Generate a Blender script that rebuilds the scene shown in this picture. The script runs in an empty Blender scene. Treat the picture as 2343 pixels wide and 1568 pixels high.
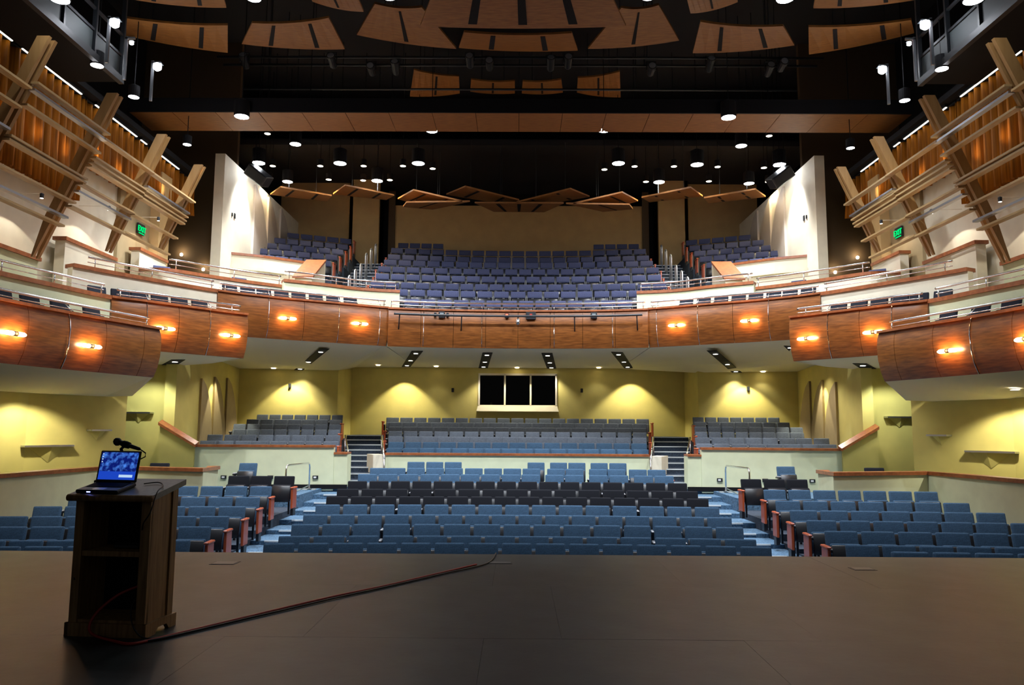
import bpy, bmesh, math, random
from mathutils import Vector, Matrix
random.seed(7)
scene = bpy.context.scene
COL = scene.collection

# ------------------------------------------------------------------ camera, world, exposure
W, H, F, CZ = 2343.0, 1568.0, 1750.0, 1.6
YAW, PITCH, ROLL = math.atan(13.5 / F), math.atan(200 / F), math.radians(.35)
RM = Matrix.Rotation(YAW, 3, 'Z') @ Matrix.Rotation(math.pi / 2 + PITCH, 3, 'X') @ Matrix.Rotation(ROLL, 3, 'Z')
cd = bpy.data.cameras.new('camera'); cam = bpy.data.objects.new('camera', cd); COL.objects.link(cam)
cd.sensor_width = 36; cd.lens = 36 * F / W; cd.clip_end = 200
cam.matrix_world = Matrix.Translation((0, 0, CZ)) @ RM.to_4x4()
scene.camera = cam
wd = bpy.data.worlds.new('world'); scene.world = wd; wd.use_nodes = True
wd.node_tree.nodes['Background'].inputs[0].default_value = (.46, .44, .42, 1)
wd.node_tree.nodes['Background'].inputs[1].default_value = .038
vs = scene.view_settings
vs.view_transform = 'Standard'; vs.look = 'None'; vs.gamma = 1; vs.use_curve_mapping = False
vs.exposure = 1.25
scene.cycles.max_bounces = 5; scene.cycles.diffuse_bounces = 3; scene.cycles.glossy_bounces = 2; scene.cycles.transmission_bounces = 2; scene.cycles.transparent_max_bounces = 4
COOL, NEUT, WARM, ORNG = (.86, .92, 1.0), (1, .93, .80), (1, .80, .50), (1, .42, .12)
K_HOUSE, K_BOX, K_WASH, K_SLOT, K_SCON, K_CURT, K_ARCH = 480, 95, 105, 62, 8, 7, 24

def ray(px, py): return RM @ Vector(((px - W / 2) / F, -(py - H / 2) / F, -1))
def at(px, py, Y):
    d = ray(px, py); t = Y / d.y; return Vector((d.x * t, Y, CZ + d.z * t))
def onz(px, py, z):
    d = ray(px, py); t = (z - CZ) / d.z; return Vector((d.x * t, d.y * t, z))
def onx(px, py, x):
    d = ray(px, py); t = x / d.x; return Vector((x, d.y * t, CZ + d.z * t))

# ------------------------------------------------------------------ mesh helpers
class MB:
    def __init__(s): s.v = []; s.f = []
    def add(s, vs_, fs):
        n = len(s.v); s.v += [tuple(p) for p in vs_]; s.f += [tuple(i + n for i in f) for f in fs]; return s
    def hexa(s, p):
        return s.add(p, [(3, 2, 1, 0), (4, 5, 6, 7), (0, 1, 5, 4), (1, 2, 6, 5), (2, 3, 7, 6), (3, 0, 4, 7)])
    def box(s, x0, x1, y0, y1, z0, z1, M=None):
        p = [Vector(q) for q in ((x0, y0, z0), (x1, y0, z0), (x1, y1, z0), (x0, y1, z0), (x0, y0, z1), (x1, y0, z1), (x1, y1, z1), (x0, y1, z1))]
        if M is not None: p = [M @ q for q in p]
        return s.hexa(p)
    def tube(s, pts, r, n=8, cap=True):
        pts = [Vector(p) for p in pts]; rings = []; ref = None
        rs = r if isinstance(r, (list, tuple)) else [r] * len(pts)
        for i, p in enumerate(pts):
            t = (pts[min(i + 1, len(pts) - 1)] - pts[max(i - 1, 0)]).normalized()
            if ref is None: ref = Vector((0, 0, 1)) if abs(t.z) < .9 else Vector((1, 0, 0))
            a = t.cross(ref).normalized(); b = t.cross(a).normalized(); ref = b * -1 if False else ref
            rings.append([p + (a * math.cos(2 * math.pi * k / n) + b * math.sin(2 * math.pi * k / n)) * rs[i] for k in range(n)])
        vs_ = [q for rg in rings for q in rg]
        fs = [(i * n + k, i * n + (k + 1) % n, (i + 1) * n + (k + 1) % n, (i + 1) * n + k) for i in range(len(pts) - 1) for k in range(n)]
        if cap: fs += [tuple(reversed(range(n))), tuple((len(pts) - 1) * n + k for k in range(n))]
        return s.add(vs_, fs)
    def lathe(s, prof, c=(0, 0, 0), n=20, M=None):
        c = Vector(c); vs_ = []
        for r, z in prof:
            for k in range(n):
                q = Vector((r * math.cos(2 * math.pi * k / n), r * math.sin(2 * math.pi * k / n), z))
                if M is not None: q = M @ q
                vs_.append(c + q)
        m = len(prof)
        fs = [(i * n + k, i * n + (k + 1) % n, (i + 1) * n + (k + 1) % n, (i + 1) * n + k) for i in range(m - 1) for k in range(n)]
        fs += [tuple(reversed(range(n))), tuple((m - 1) * n + k for k in range(n))]
        return s.add(vs_, fs)
    def poly(s, pts, off):
        n = len(pts); off = Vector(off); a = [Vector(p) for p in pts]; b = [p + off for p in a]
        return s.add(a + b, [tuple(range(n)), tuple(reversed(range(n, 2 * n)))] + [(i, i + n, (i + 1) % n + n, (i + 1) % n) for i in range(n)])
    def sweep(s, path, prof, toward=(0, 11)):
        """profile (offset toward the hall, z) carried along a plan path; z may be a function of the fraction"""
        n = len(prof); rings = []
        for i, p in enumerate(path):
            t = (Vector(path[min(i + 1, len(path) - 1)][:2]) - Vector(path[max(i - 1, 0)][:2])).normalized()
            nr = Vector((-t.y, t.x)); c = Vector(toward) - Vector(p[:2])
            if nr.dot(c) < 0: nr = -nr
            z0 = p[2] if len(p) > 2 else 0
            rings.append([Vector((p[0] + nr.x * o, p[1] + nr.y * o, z0 + z)) for o, z in prof])
        vs_ = [q for rg in rings for q in rg]; m = len(path)
        fs = [(i * n + k, i * n + (k + 1) % n, (i + 1) * n + (k + 1) % n, (i + 1) * n + k) for i in range(m - 1) for k in range(n)]
        fs += [tuple(reversed(range(n))), tuple((m - 1) * n + k for k in range(n))]
        return s.add(vs_, fs)
    def mesh(s, name, smooth=False):
        me = bpy.data.meshes.new(name); me.from_pydata(s.v, [], s.f); me.update()
        bm = bmesh.new(); bm.from_mesh(me); bmesh.ops.recalc_face_normals(bm, faces=bm.faces); bm.to_mesh(me); bm.free()
        if smooth:
            for p in me.polygons: p.use_smooth = True
        return me

def lk(name, me, mat=None, parent=None):
    o = bpy.data.objects.new(name, me); COL.objects.link(o)
    if mat is not None and me is not None and not me.materials: me.materials.append(mat)
    if parent is not None: o.parent = parent
    return o
def obj(name, mb, mat, parent=None, smooth=False): return lk(name, mb.mesh(name, smooth), mat, parent)
def autosmooth(o, ang=40):
    me = o.data; bm = bmesh.new(); bm.from_mesh(me)
    for f in bm.faces: f.smooth = True
    for e in bm.edges:
        if len(e.link_faces) == 2 and e.calc_face_angle(0) > math.radians(ang): e.smooth = False
    bm.to_mesh(me); bm.free(); return o
def tag(o, label, cat, group=None):
    o['label'] = label; o['category'] = cat
    if group: o['group'] = group
    return o
def thing(name, label, cat, loc=(0, 0, 0), rz=0, group=None):
    o = lk(name, None); o.location = loc; o.rotation_euler = (0, 0, rz); o.empty_display_size = .1
    return tag(o, label, cat, group)
def struct(name, mb=None, mat=None, label=None):
    o = obj(name, mb, mat) if mb else lk(name, None); o['kind'] = 'structure'
    if label: o['label'] = label
    return o
def dup(root):
    r = root.copy(); COL.objects.link(r)
    for ch in root.children:
        c = ch.copy(); COL.objects.link(c); c.parent = r
        for g in ch.children:
            d = g.copy(); COL.objects.link(d); d.parent = c
    return r
def rbox(w, d, h, r, seg=2, c=(0, 0, 0), M=None):
    bm = bmesh.new(); bmesh.ops.create_cube(bm, size=1)
    for v in bm.verts: v.co = Vector((v.co.x * w, v.co.y * d, v.co.z * h))
    bmesh.ops.bevel(bm, geom=bm.edges[:], offset=r, segments=seg, affect='EDGES', profile=.6)
    for v in bm.verts:
        q = v.co.copy()
        if M is not None: q = M @ q
        v.co = q + Vector(c)
    mb = MB(); bm.verts.ensure_lookup_table()
    mb.v = [tuple(v.co) for v in bm.verts]; mb.f = [tuple(v.index for v in f.verts) for f in bm.faces]; bm.free()
    return mb
def mir(p, S): return Vector((p[0] * S, *p[1:]))
def side(S): return 'left' if S > 0 else 'right'
ORD = 'zeroth first second third fourth fifth sixth seventh eighth ninth tenth eleventh twelfth thirteenth fourteenth fifteenth sixteenth seventeenth eighteenth nineteenth twentieth twenty-first'.split()
def spot(name, loc, tgt, e, col, ang, blend=.3, r=.06, parent=None):
    L = bpy.data.lights.new(name, 'SPOT'); L.energy = e; L.color = col; L.spot_size = math.radians(ang); L.spot_blend = blend; L.shadow_soft_size = r
    o = bpy.data.objects.new(name, L); COL.objects.link(o)
    d = (Vector(tgt) - Vector(loc)).normalized(); o.rotation_euler = d.to_track_quat('-Z', 'Y').to_euler(); o.location = loc
    if parent: o.parent = parent
    return o
def point(name, loc, e, col, r=.05):
    L = bpy.data.lights.new(name, 'POINT'); L.energy = e; L.color = col; L.shadow_soft_size = r
    o = bpy.data.objects.new(name, L); COL.objects.link(o); o.location = loc; return o
def area(name, loc, tgt, e, col, sx, sy, up='Y'):
    L = bpy.data.lights.new(name, 'AREA'); L.energy = e; L.color = col; L.shape = 'RECTANGLE'; L.size = sx; L.size_y = sy
    o = bpy.data.objects.new(name, L); COL.objects.link(o); o.location = loc
    o.rotation_euler = (Vector(tgt) - Vector(loc)).to_track_quat('-Z', up).to_euler(); return o

# ------------------------------------------------------------------ materials
def mat(name, col, rough=.6, metal=0, emit=None, es=0, noise=0, nscale=8, stretch=None, col2=None, bump=0, bscale=60, spec=.5, coat=0):
    m = bpy.data.materials.new(name); m.use_nodes = True; nt = m.node_tree; b = nt.nodes['Principled BSDF']
    b.inputs['Base Color'].default_value = (*col, 1); b.inputs['Roughness'].default_value = rough; b.inputs['Metallic'].default_value = metal
    b.inputs['Specular IOR Level'].default_value = spec
    if coat: b.inputs['Coat Weight'].default_value = coat; b.inputs['Coat Roughness'].default_value = .25
    if emit: b.inputs['Emission Color'].default_value = (*emit, 1); b.inputs['Emission Strength'].default_value = es
    tc = None
    if noise or bump:
        tc = nt.nodes.new('ShaderNodeTexCoord'); mp = nt.nodes.new('ShaderNodeMapping'); nt.links.new(tc.outputs['Object'], mp.inputs[0])
        mp.inputs['Scale'].default_value = stretch or (1, 1, 1)
    if noise:
        nz = nt.nodes.new('ShaderNodeTexNoise'); nz.inputs['Scale'].default_value = nscale; nz.inputs['Detail'].default_value = 2.5
        nt.links.new(mp.outputs[0], nz.inputs[0])
        rp = nt.nodes.new('ShaderNodeValToRGB'); c2 = col2 or tuple(c * (1 - noise) for c in col)
        rp.color_ramp.elements[0].position = .32; rp.color_ramp.elements[0].color = (*c2, 1)
        rp.color_ramp.elements[1].position = .68; rp.color_ramp.elements[1].color = (*[min(1, c * (1 + noise * .4)) for c in col], 1)
        nt.links.new(nz.outputs[0], rp.inputs[0]); nt.links.new(rp.outputs[0], b.inputs['Base Color'])
    if bump:
        n2 = nt.nodes.new('ShaderNodeTexNoise'); n2.inputs['Scale'].default_value = bscale; n2.inputs['Detail'].default_value = 1.5
        nt.links.new(tc.outputs['Object'], n2.inputs[0]); bp = nt.nodes.new('ShaderNodeBump'); bp.inputs['Strength'].default_value = bump; bp.inputs['Distance'].default_value = .01
        nt.links.new(n2.outputs[0], bp.inputs['Height']); nt.links.new(bp.outputs[0], b.inputs['Normal'])
    return m
def emi(name, col, s):
    m = bpy.data.materials.new(name); m.use_nodes = True; nt = m.node_tree; nt.nodes.remove(nt.nodes['Principled BSDF'])
    e = nt.nodes.new('ShaderNodeEmission'); e.inputs[0].default_value = (*col, 1); e.inputs[1].default_value = s
    nt.links.new(e.outputs[0], nt.nodes['Material Output'].inputs[0]); return m
M = {}
M['stage'] = mat('stage_hardboard', (.031, .040, .041), .44, noise=.35, nscale=2.2, bump=.08, bscale=14, spec=.35)
M['black'] = mat('black_paint', (.004, .004, .0055), .8, spec=.25)
M['ceil'] = mat('black_ceiling', (.006, .007, .010), .9)
M['steel'] = mat('dark_steel', (.014, .016, .019), .5)
M['mesh'] = mat('grey_rail_panel', (.028, .036, .038), .6)
M['beige'] = mat('cream_plaster', (.76, .69, .53), .8, noise=.06, nscale=3)
M['cream'] = mat('cream_plaster_green_lit', (.70, .73, .48), .8, noise=.06, nscale=3)  # cream plaster again, with the greenish cast of the light painted in
M['yellow'] = mat('yellow_plaster', (.66, .56, .17), .8, noise=.07, nscale=2)
M['tan'] = mat('tan_plaster', (.52, .34, .14), .85, noise=.08, nscale=2)
M['sail'] = mat('taupe_panel', (.36, .27, .14), .7, noise=.06, nscale=4)
M['sailu'] = mat('pale_panel', (.55, .47, .38), .7, noise=.05, nscale=4)
M['soffit'] = mat('soffit_paint', (.80, .74, .54), .85)
M['brown'] = mat('dark_brown_paint', (.075, .045, .02), .8)
M['wood'] = mat('cherry_veneer', (.245, .083, .016), .36, noise=.35, nscale=5, stretch=(.6, .6, 5), col2=(.145, .045, .008), coat=.25)
M['cap'] = mat('cherry_cap', (.34, .105, .033), .4, noise=.3, nscale=9, stretch=(1, 1, 1), col2=(.24, .07, .022), coat=.3)
M['cloud'] = mat('reflector_wood', (.26, .108, .022), .5, noise=.25, nscale=6, stretch=(.6, 4, 1), col2=(.19, .072, .014))
M['frame'] = mat('lattice_maple', (.33, .185, .064), .45, noise=.2, nscale=3, stretch=(4, 4, .5), col2=(.30, .16, .05))
M['slat'] = mat('slat_maple', (.46, .30, .125), .42, noise=.2, nscale=5, stretch=(6, .7, 6))
M['hoop'] = mat('bright_steel', (.85, .86, .88), .35, .7)
M['chrome'] = mat('polished_steel', (.75, .76, .78), .18, 1)
M['satin'] = mat('satin_steel', (.50, .51, .54), .35, 1)
M['velvet'] = mat('gold_velvet', (.36, .12, .007), .6, noise=.35, nscale=3, stretch=(3, 12, .3), col2=(.2, .065, .003), spec=.15)
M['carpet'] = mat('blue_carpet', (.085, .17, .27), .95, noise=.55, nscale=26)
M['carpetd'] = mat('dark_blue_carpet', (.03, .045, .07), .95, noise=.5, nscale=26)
M['nose'] = mat('stair_nosing', (.62, .66, .66), .5)
M['conc'] = mat('grey_concrete', (.2, .21, .2), .8, noise=.2, nscale=6)
M['fabric'] = mat('blue_fabric', (.047, .098, .168), .92, noise=.25, nscale=45, spec=.25)
M['fabg'] = mat('blue_fabric_warm_lit', (.105, .125, .16), .92, noise=.25, nscale=45, spec=.25)  # same blue fabric, dim warm light painted in as grey
M['fabp'] = mat('blue_fabric_cool_lit', (.058, .066, .130), .92, noise=.25, nscale=45, spec=.25)  # same blue fabric, cool violet light put into the colour
M['fabk'] = mat('black_fabric', (.008, .009, .013), .9, spec=.2)
M['fabn'] = mat('navy_fabric', (.010, .012, .020), .9, spec=.25)
M['plastic'] = mat('black_plastic', (.012, .013, .016), .38)
M['armcap'] = mat('glossy_arm_cap', (.30, .31, .33), .22, spec=.8)
M['endwood'] = mat('end_panel_wood', (.46, .085, .026), .35, noise=.25, nscale=8, stretch=(3, 3, .5), coat=.3)
M['oak'] = mat('oak_veneer', (.31, .19, .075), .5, noise=.3, nscale=6, stretch=(6, 6, .5), col2=(.19, .105, .035))
M['lamin'] = mat('grey_laminate', (.22, .25, .26), .45, noise=.15, nscale=30)
M['redcable'] = mat('red_cable', (.40, .035, .03), .5)
M['blkcable'] = mat('black_cable', (.012, .012, .014), .5)
M['plate'] = mat('worn_floor_plate', (.11, .11, .105), .5)
M['white'] = mat('white_plastic', (.8, .8, .78), .4)
M['glass'] = None
g = bpy.data.materials.new('booth_glass'); g.use_nodes = True; nt = g.node_tree; nt.nodes.remove(nt.nodes['Principled BSDF'])
ga, gb, gm, gf = nt.nodes.new('ShaderNodeBsdfTransparent'), nt.nodes.new('ShaderNodeBsdfGlossy'), nt.nodes.new('ShaderNodeMixShader'), nt.nodes.new('ShaderNodeFresnel')
ga.inputs[0].default_value = (.55, .58, .6, 1); gb.inputs['Roughness'].default_value = .03; gf.inputs[0].default_value = 1.45
nt.links.new(gf.outputs[0], gm.inputs[0]); nt.links.new(ga.outputs[0], gm.inputs[1]); nt.links.new(gb.outputs[0], gm.inputs[2]); nt.links.new(gm.outputs[0], nt.nodes['Material Output'].inputs[0])
M['glass'] = g
M['lampc'] = emi('cool_lamp', (.88, .92, 1), 30)
M['lampw'] = emi('warm_lamp', (1, .85, .62), 7)
M['lampn'] = emi('neutral_lamp', (1, .96, .86), 5)
M['sconce'] = emi('sconce_lamp', (1, .62, .34), 26)
M['led'] = emi('edge_led', (1, .95, .82), 1.6)
M['green'] = emi('exit_green', (0, 1, .22), .45)
M['dot'] = emi('red_pilot', (1, .08, .04), 3)

# laptop wallpaper: procedural blue picture on the panel's own coordinates
sm = bpy.data.materials.new('laptop_screen'); sm.use_nodes = True; nt = sm.node_tree; nt.nodes.remove(nt.nodes['Principled BSDF'])
tc = nt.nodes.new('ShaderNodeTexCoord'); nz = nt.nodes.new('ShaderNodeTexNoise'); nz.inputs['Scale'].default_value = 26; nz.inputs['Detail'].default_value = 3
sep = nt.nodes.new('ShaderNodeSeparateXYZ'); nt.links.new(tc.outputs['Generated'], sep.inputs[0]); nt.links.new(tc.outputs['Object'], nz.inputs[0])
rp = nt.nodes.new('ShaderNodeValToRGB'); rp.color_ramp.elements[0].position = .46; rp.color_ramp.elements[0].color = (.004, .012, .16, 1); rp.color_ramp.elements[1].position = .72; rp.color_ramp.elements[1].color = (.07, .24, .85, 1)
nt.links.new(nz.outputs[0], rp.inputs[0])
mt = nt.nodes.new('ShaderNodeMath'); mt.operation = 'LESS_THAN'; mt.inputs[1].default_value = .30; nt.links.new(sep.outputs['Z'], mt.inputs[0])
mx = nt.nodes.new('ShaderNodeMix'); mx.data_type = 'RGBA'; nt.links.new(mt.outputs[0], mx.inputs[0]); nt.links.new(rp.outputs[0], mx.inputs[6]); mx.inputs[7].default_value = (.012, .06, .52, 1)
em = nt.nodes.new('ShaderNodeEmission'); em.inputs[1].default_value = .42; nt.links.new(mx.outputs[2], em.inputs[0]); nt.links.new(em.outputs[0], nt.nodes['Material Output'].inputs[0])
M['screen'] = sm
M['taskbar'] = emi('screen_bar', (.45, .62, .85), .45)

# ------------------------------------------------------------------ plan paths (left half, mirrored for the right)
def dense(pts, n=10):
    out = []; P = [Vector(p) for p in pts]
    for i in range(len(P) - 1):
        a, b, c, d = P[max(i - 1, 0)], P[i], P[i + 1], P[min(i + 2, len(P) - 1)]
        for k in range(n):
            t = k / n; out.append(.5 * ((2 * b) + (c - a) * t + (2 * a - 5 * b + 4 * c - d) * t * t + (3 * b - a - 3 * c + d) * t ** 3))
    out.append(P[-1]); return out
LA = dense([(x * .935, y * .935) for x, y in ((-9.12, 19.25), (-9.62, 17.5), (-9.98, 16.2), (-10.22, 14.9), (-10.4, 13.4), (-10.5, 12))])
LB = dense([(x * .967, y * .967) for x, y in ((-7.65, 21.35), (-8.38, 20.5), (-9.42, 19.2), (-10.04, 18.5), (-10.42, 17.2), (-10.78, 15.8), (-11.0, 14.2), (-11.1, 12.5))])
LC = dense([(-4.2, 24.42), (-5.56, 23.6), (-7.38, 22.48), (-8.58, 21.42), (-9.95, 19.4), (-10.75, 18.0), (-11.2, 17.0)])
LCC = dense([(-4.2, 24.42), (-2.9, 24.72), (-1.5, 24.86), (0, 24.9), (1.5, 24.86), (2.9, 24.72), (4.2, 24.42)])
LD = dense([(-11.1, 21.95), (-10.25, 21.95), (-9.4, 22.85), (-8.5, 23.75), (-7.6, 24.5)], 4)
LD2 = dense([(-7.55, 24.2), (-6.36, 24.95), (-5.34, 25.7), (-4.1, 26.1)], 5)
ZA, ZB, ZC, ZD, ZD2, ZE = 3.92, 4.675, 5.48, 6.2, 6.35, 7.78
PH, PHA, PHB = 1.22, 1.14, 1.18
def off(path, d, toward=(0, 11)):
    out = []
    for i, p in enumerate(path):
        t = (Vector(path[min(i + 1, len(path) - 1)]) - Vector(path[max(i - 1, 0)])).normalized(); n = Vector((-t.y, t.x))
        if n.dot(Vector(toward) - Vector(p)) < 0: n = -n
        out.append(Vector(p) + n * d)
    return out
def cum(path):
    c = [0]
    for a, b in zip(path, path[1:]): c.append(c[-1] + (b - a).length)
    return c
def at_len(path, s):
    c = cum(path); s = max(0, min(s, c[-1]))
    for i in range(len(path) - 1):
        if s <= c[i + 1] + 1e-9: return path[i].lerp(path[i + 1], (s - c[i]) / max(1e-9, c[i + 1] - c[i]))
    return path[-1]
def sub(path, s0, s1, n=6):
    c = cum(path); inner = [p for p, q in zip(path, c) if s0 + 1e-4 < q < s1 - 1e-4]
    return [at_len(path, s0)] + inner + [at_len(path, s1)]
def len_px(path, px, py=700):
    """length along the path where a vertical plane through the picture column px meets it"""
    d = ray(px, py); c = cum(path)
    for i in range(len(path) - 1):
        a, b = path[i], path[i + 1]; e = b - a; den = d.x * e.y - d.y * e.x
        if abs(den) < 1e-9: continue
        u = (a.x * d.y - a.y * d.x) / den; 
        if -1e-6 <= u <= 1 + 1e-6 and (a.y + e.y * u) > 0: return c[i] + u * (c[i + 1] - c[i])
    q = path[-1]; v = RM.transposed() @ Vector((q.x, q.y, 3.0))
    return c[-1] if px < W / 2 - F * v.x / v.z else 0
def mpath(path, S): return [Vector((p.x * S, p.y)) for p in path]

# ------------------------------------------------------------------ stage and room shell
fl = struct('floor', MB().box(-16, 16, -4, 10.13, -1.2, -.012), M['black'], 'black stage deck under the hardboard sheets')
sheet = {}
for i in range(-7, 7):
    for j in range(0, 7):
        y0 = 10.12 - 2.0 * (j + 1); x0 = 2.0 * i + (.35 if j % 2 else -.25)
        y1 = y0 + 1.999
        if y1 < -3.5 or y0 > 10.2: continue
        k = 'sheet'
        if k not in sheet: sheet[k] = MB().box(0, 1.9985, 0, 1.9985, -.012, 0).mesh('sheet'); sheet[k].materials.append(M['stage'])
        o = lk('floor_sheet', sheet[k], None, fl); o.location = (x0, y0, random.uniform(-.0006, .0006))
struct('floor_stage_edge', MB().box(-16, 16, 10.125, 10.16, -1.2, -.004), M['stage'], 'dark front edge of the stage')
struct('ceiling', MB().box(-17, 17, -4, 37, 16.0, 16.3), M['ceil'], 'black ceiling far above the hall')
struct('ceiling_balcony', MB().box(-12, 12, 29.6, 36, 12.95, 13.2), M['ceil'], 'low black ceiling over the rear balcony')
for S in (1, -1):
    n = side(S)
    struct('wall_outer_' + n, MB().box(*sorted((-14.2 * S, -14.0 * S)), -4, 37, -1.5, 16), M['black'], 'dark outer wall on the %s of the hall' % n)
struct('wall_rear', MB().box(-14, 14, 36.4, 36.6, -1, 16), M['black'], 'black rear wall behind the balcony')

# ------------------------------------------------------------------ stalls floor
stf = struct('floor_stalls', MB().box(-13, 13, 10.2, 24.6, -1.6, -1.32), M['carpetd'], 'carpeted floor of the stalls stepping up from the stage')
CROWS = [(12.4, -.23, 4.08, 15), (13.4, -.25, 4.15, 14), (14.4, -.17, 4.22, 15), (15.4, -.10, 4.28, 16), (16.4, 0.0, 4.30, 15), (17.4, .09, 4.32, 16),
         (18.4, .18, 4.32, 15), (19.4, .30, 4.28, 16), (20.4, .42, 4.25, 15), (21.4, .53, 4.2, 15), (22.4, .66, 4.2, 15)]
SH = .90
for i, (Y, zt, hw, n) in enumerate(CROWS):
    z = zt - SH
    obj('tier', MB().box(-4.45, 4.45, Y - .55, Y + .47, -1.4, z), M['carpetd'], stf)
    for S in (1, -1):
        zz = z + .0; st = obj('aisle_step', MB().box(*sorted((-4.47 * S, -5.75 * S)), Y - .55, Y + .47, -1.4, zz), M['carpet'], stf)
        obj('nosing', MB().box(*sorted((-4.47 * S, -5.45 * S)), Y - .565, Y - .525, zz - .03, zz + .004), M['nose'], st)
# cross aisle
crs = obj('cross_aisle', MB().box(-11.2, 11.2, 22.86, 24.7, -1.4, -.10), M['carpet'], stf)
SROWS = [(17.7, .27, 5.66, 9.55, 7), (16.6, .12, 5.56, 9.62, 7), (15.5, .03, 5.48, 9.68, 7), (14.45, -.05, 5.42, 9.7, 7), (13.45, -.12, 5.36, 9.75, 7), (12.5, -.22, 5.32, 9.4, 7), (11.75, -.21, 5.7, 9.4, 6)]
for S in (1, -1):
    for Y, zt, xi, xo, n in SROWS:
        obj('tier', MB().box(*sorted((-5.75 * S, -10.6 * S)), Y - .6, Y + .5, -1.4, zt - SH), M['carpetd'], stf)
    obj('tier', MB().box(*sorted((-5.75 * S, -7.9 * S)), 18.2, 20.4, -1.4, -.45), M['carpetd'], stf)
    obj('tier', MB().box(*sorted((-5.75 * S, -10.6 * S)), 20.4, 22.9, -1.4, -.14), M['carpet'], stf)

# ------------------------------------------------------------------ seats
TILT = Matrix.Rotation(math.radians(-13), 3, 'X')
def seat_meshes():
    d = {}
    def back(w, h, th, zc, yc, crown=.025):
        bm_ = rbox(w, th, h, .035, 2, (0, 0, 0))
        v2 = []
        for x, y, z in bm_.v:
            z2 = z - (crown * (1 - (2 * x / w) ** 2) if z > 0 else 0) * .6
            y2 = y + .03 * (1 - (2 * x / w) ** 2) * (1 if y < 0 else .6)
            q = TILT @ Vector((x, y2, z2)); v2.append((q.x, q.y + yc, q.z + zc))
        bm_.v = v2; return bm_
    d['back'] = back(.505, .56, .085, .62, .22)
    d['shell'] = back(.47, .5, .02, .58, .285, 0)
    Mf = Matrix.Rotation(math.radians(-72), 3, 'X')
    d['seat'] = rbox(.46, .40, .07, .03, 2, (0, .06, .50), Matrix.Rotation(math.radians(77), 3, 'X'))
    d['pan'] = rbox(.45, .39, .03, .012, 1, (0, .005, .485), Matrix.Rotation(math.radians(77), 3, 'X'))
    a = MB(); a.box(-.305, -.255, -.02, .06, 0, .60).box(-.31, -.25, -.10, .22, .57, .60)
    d['stand'] = a
    d['armcap'] = rbox(.062, .30, .028, .012, 1, (-.28, .05, .62))
    e = MB(); e.box(-.21, -.17, .05, .09, 0, .36).box(.17, .21, .05, .09, 0, .36).box(-.21, .21, .055, .085, .33, .36)
    d['legs'] = e
    d['bback'] = back(.50, .25, .07, .775, .20)
    d['bseat'] = rbox(.46, .32, .07, .03, 1, (0, .08, .46), Matrix.Rotation(math.radians(70), 3, 'X'))
    d['bframe'] = MB().box(-.27, -.245, -.16, .18, 0, .62).box(.245, .27, -.16, .18, 0, .62).box(-.23, -.21, .16, .19, 0, .5).box(.21, .23, .16, .19, 0, .5)
    return d
SM = {k: v.mesh('seat_' + k, True) for k, v in seat_meshes().items()}
for k in ('stand', 'legs', 'bframe'):
    for p in SM[k].polygons: p.use_smooth = False
def sm_copy(k, m):
    me = SM[k].copy(); me.materials.clear(); me.materials.append(m); return me
def make_proto(fab, parts, name):
    mats = {'back': fab, 'shell': M['plastic'], 'seat': fab, 'pan': M['plastic'], 'stand': M['plastic'], 'armcap': M['armcap'], 'legs': M['plastic'], 'bback': fab, 'bseat': M['plastic'], 'bframe': M['plate']}
    nm = {'back': 'backrest', 'shell': 'back_shell', 'seat': 'seat_cushion', 'pan': 'seat_pan', 'stand': 'arm_standard', 'armcap': 'armrest', 'legs': 'frame', 'bback': 'backrest', 'bseat': 'seat_cushion', 'bframe': 'frame'}
    return [(nm[p], sm_copy(p, mats[p])) for p in parts]
FULL = ('back', 'seat', 'pan', 'stand', 'armcap', 'legs')
PR = {'blue': make_proto(M['fabric'], FULL, 'b'), 'black': make_proto(M['fabk'], FULL, 'k'), 'warmlit': make_proto(M['fabg'], ('back', 'seat', 'stand', 'armcap'), 's'),
      'bluep': make_proto(M['fabric'], ('back', 'seat', 'stand', 'armcap'), 's'), 'coollit': make_proto(M['fabp'], ('bback', 'bseat', 'bframe'), 'i'), 'navy': make_proto(M['fabn'], ('back', 'seat', 'legs'), 'n')}
def seat(proto, loc, rz, w, label, name, cat, group):
    o = thing(name, label, cat, loc, rz, group); o.scale = (w / .565, 1, 1)
    for nm, me in PR[proto]:
        c = bpy.data.objects.new(nm, me); COL.objects.link(c); c.parent = o
    return o
def row(proto, P0, P1, n, sag, zt, labelf, name, cat, group, xs=None):
    """n seats between two plan points, bowed back by sag in the middle; zt top of the backs"""
    P0, P1 = Vector(P0), Vector(P1); u = P1 - P0; L = u.length; nr = Vector((-u.y, u.x)) / L
    if nr.y < 0: nr = -nr
    ts = [(i + .5) / n for i in range(n)] if xs is None else xs
    w = L / n if xs is None else .56
    for i, t in enumerate(ts):
        p = P0 + u * t + nr * (sag * (1 - (2 * t - 1) ** 2)); rz = math.atan2(u.y, u.x) + math.atan(-sag * 4 * (2 * t - 1) / L * 1.0)
        z = zt - SH
        if isinstance(proto, (list, tuple)): pr_ = proto[i]
        else: pr_ = proto
        seat(pr_, (p.x, p.y, z), rz, w, labelf(i, len(ts)), name, cat, group)
    return w
def end_panel(loc, rz, label, group, h=.66):
    o = thing('row_end_panel', label, 'end panel', loc, rz, group)
    obj('panel', rbox(.05, .34, h - .16, .012, 1, (0, .02, (h - .16) / 2 + .16)), M['endwood'], o)
    obj('arm_cap', rbox(.085, .36, .045, .014, 1, (0, .02, h + .02)), M['endwood'], o)
    obj('foot', MB().box(-.03, .03, -.1, .1, 0, .165), M['plastic'], o)

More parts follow.
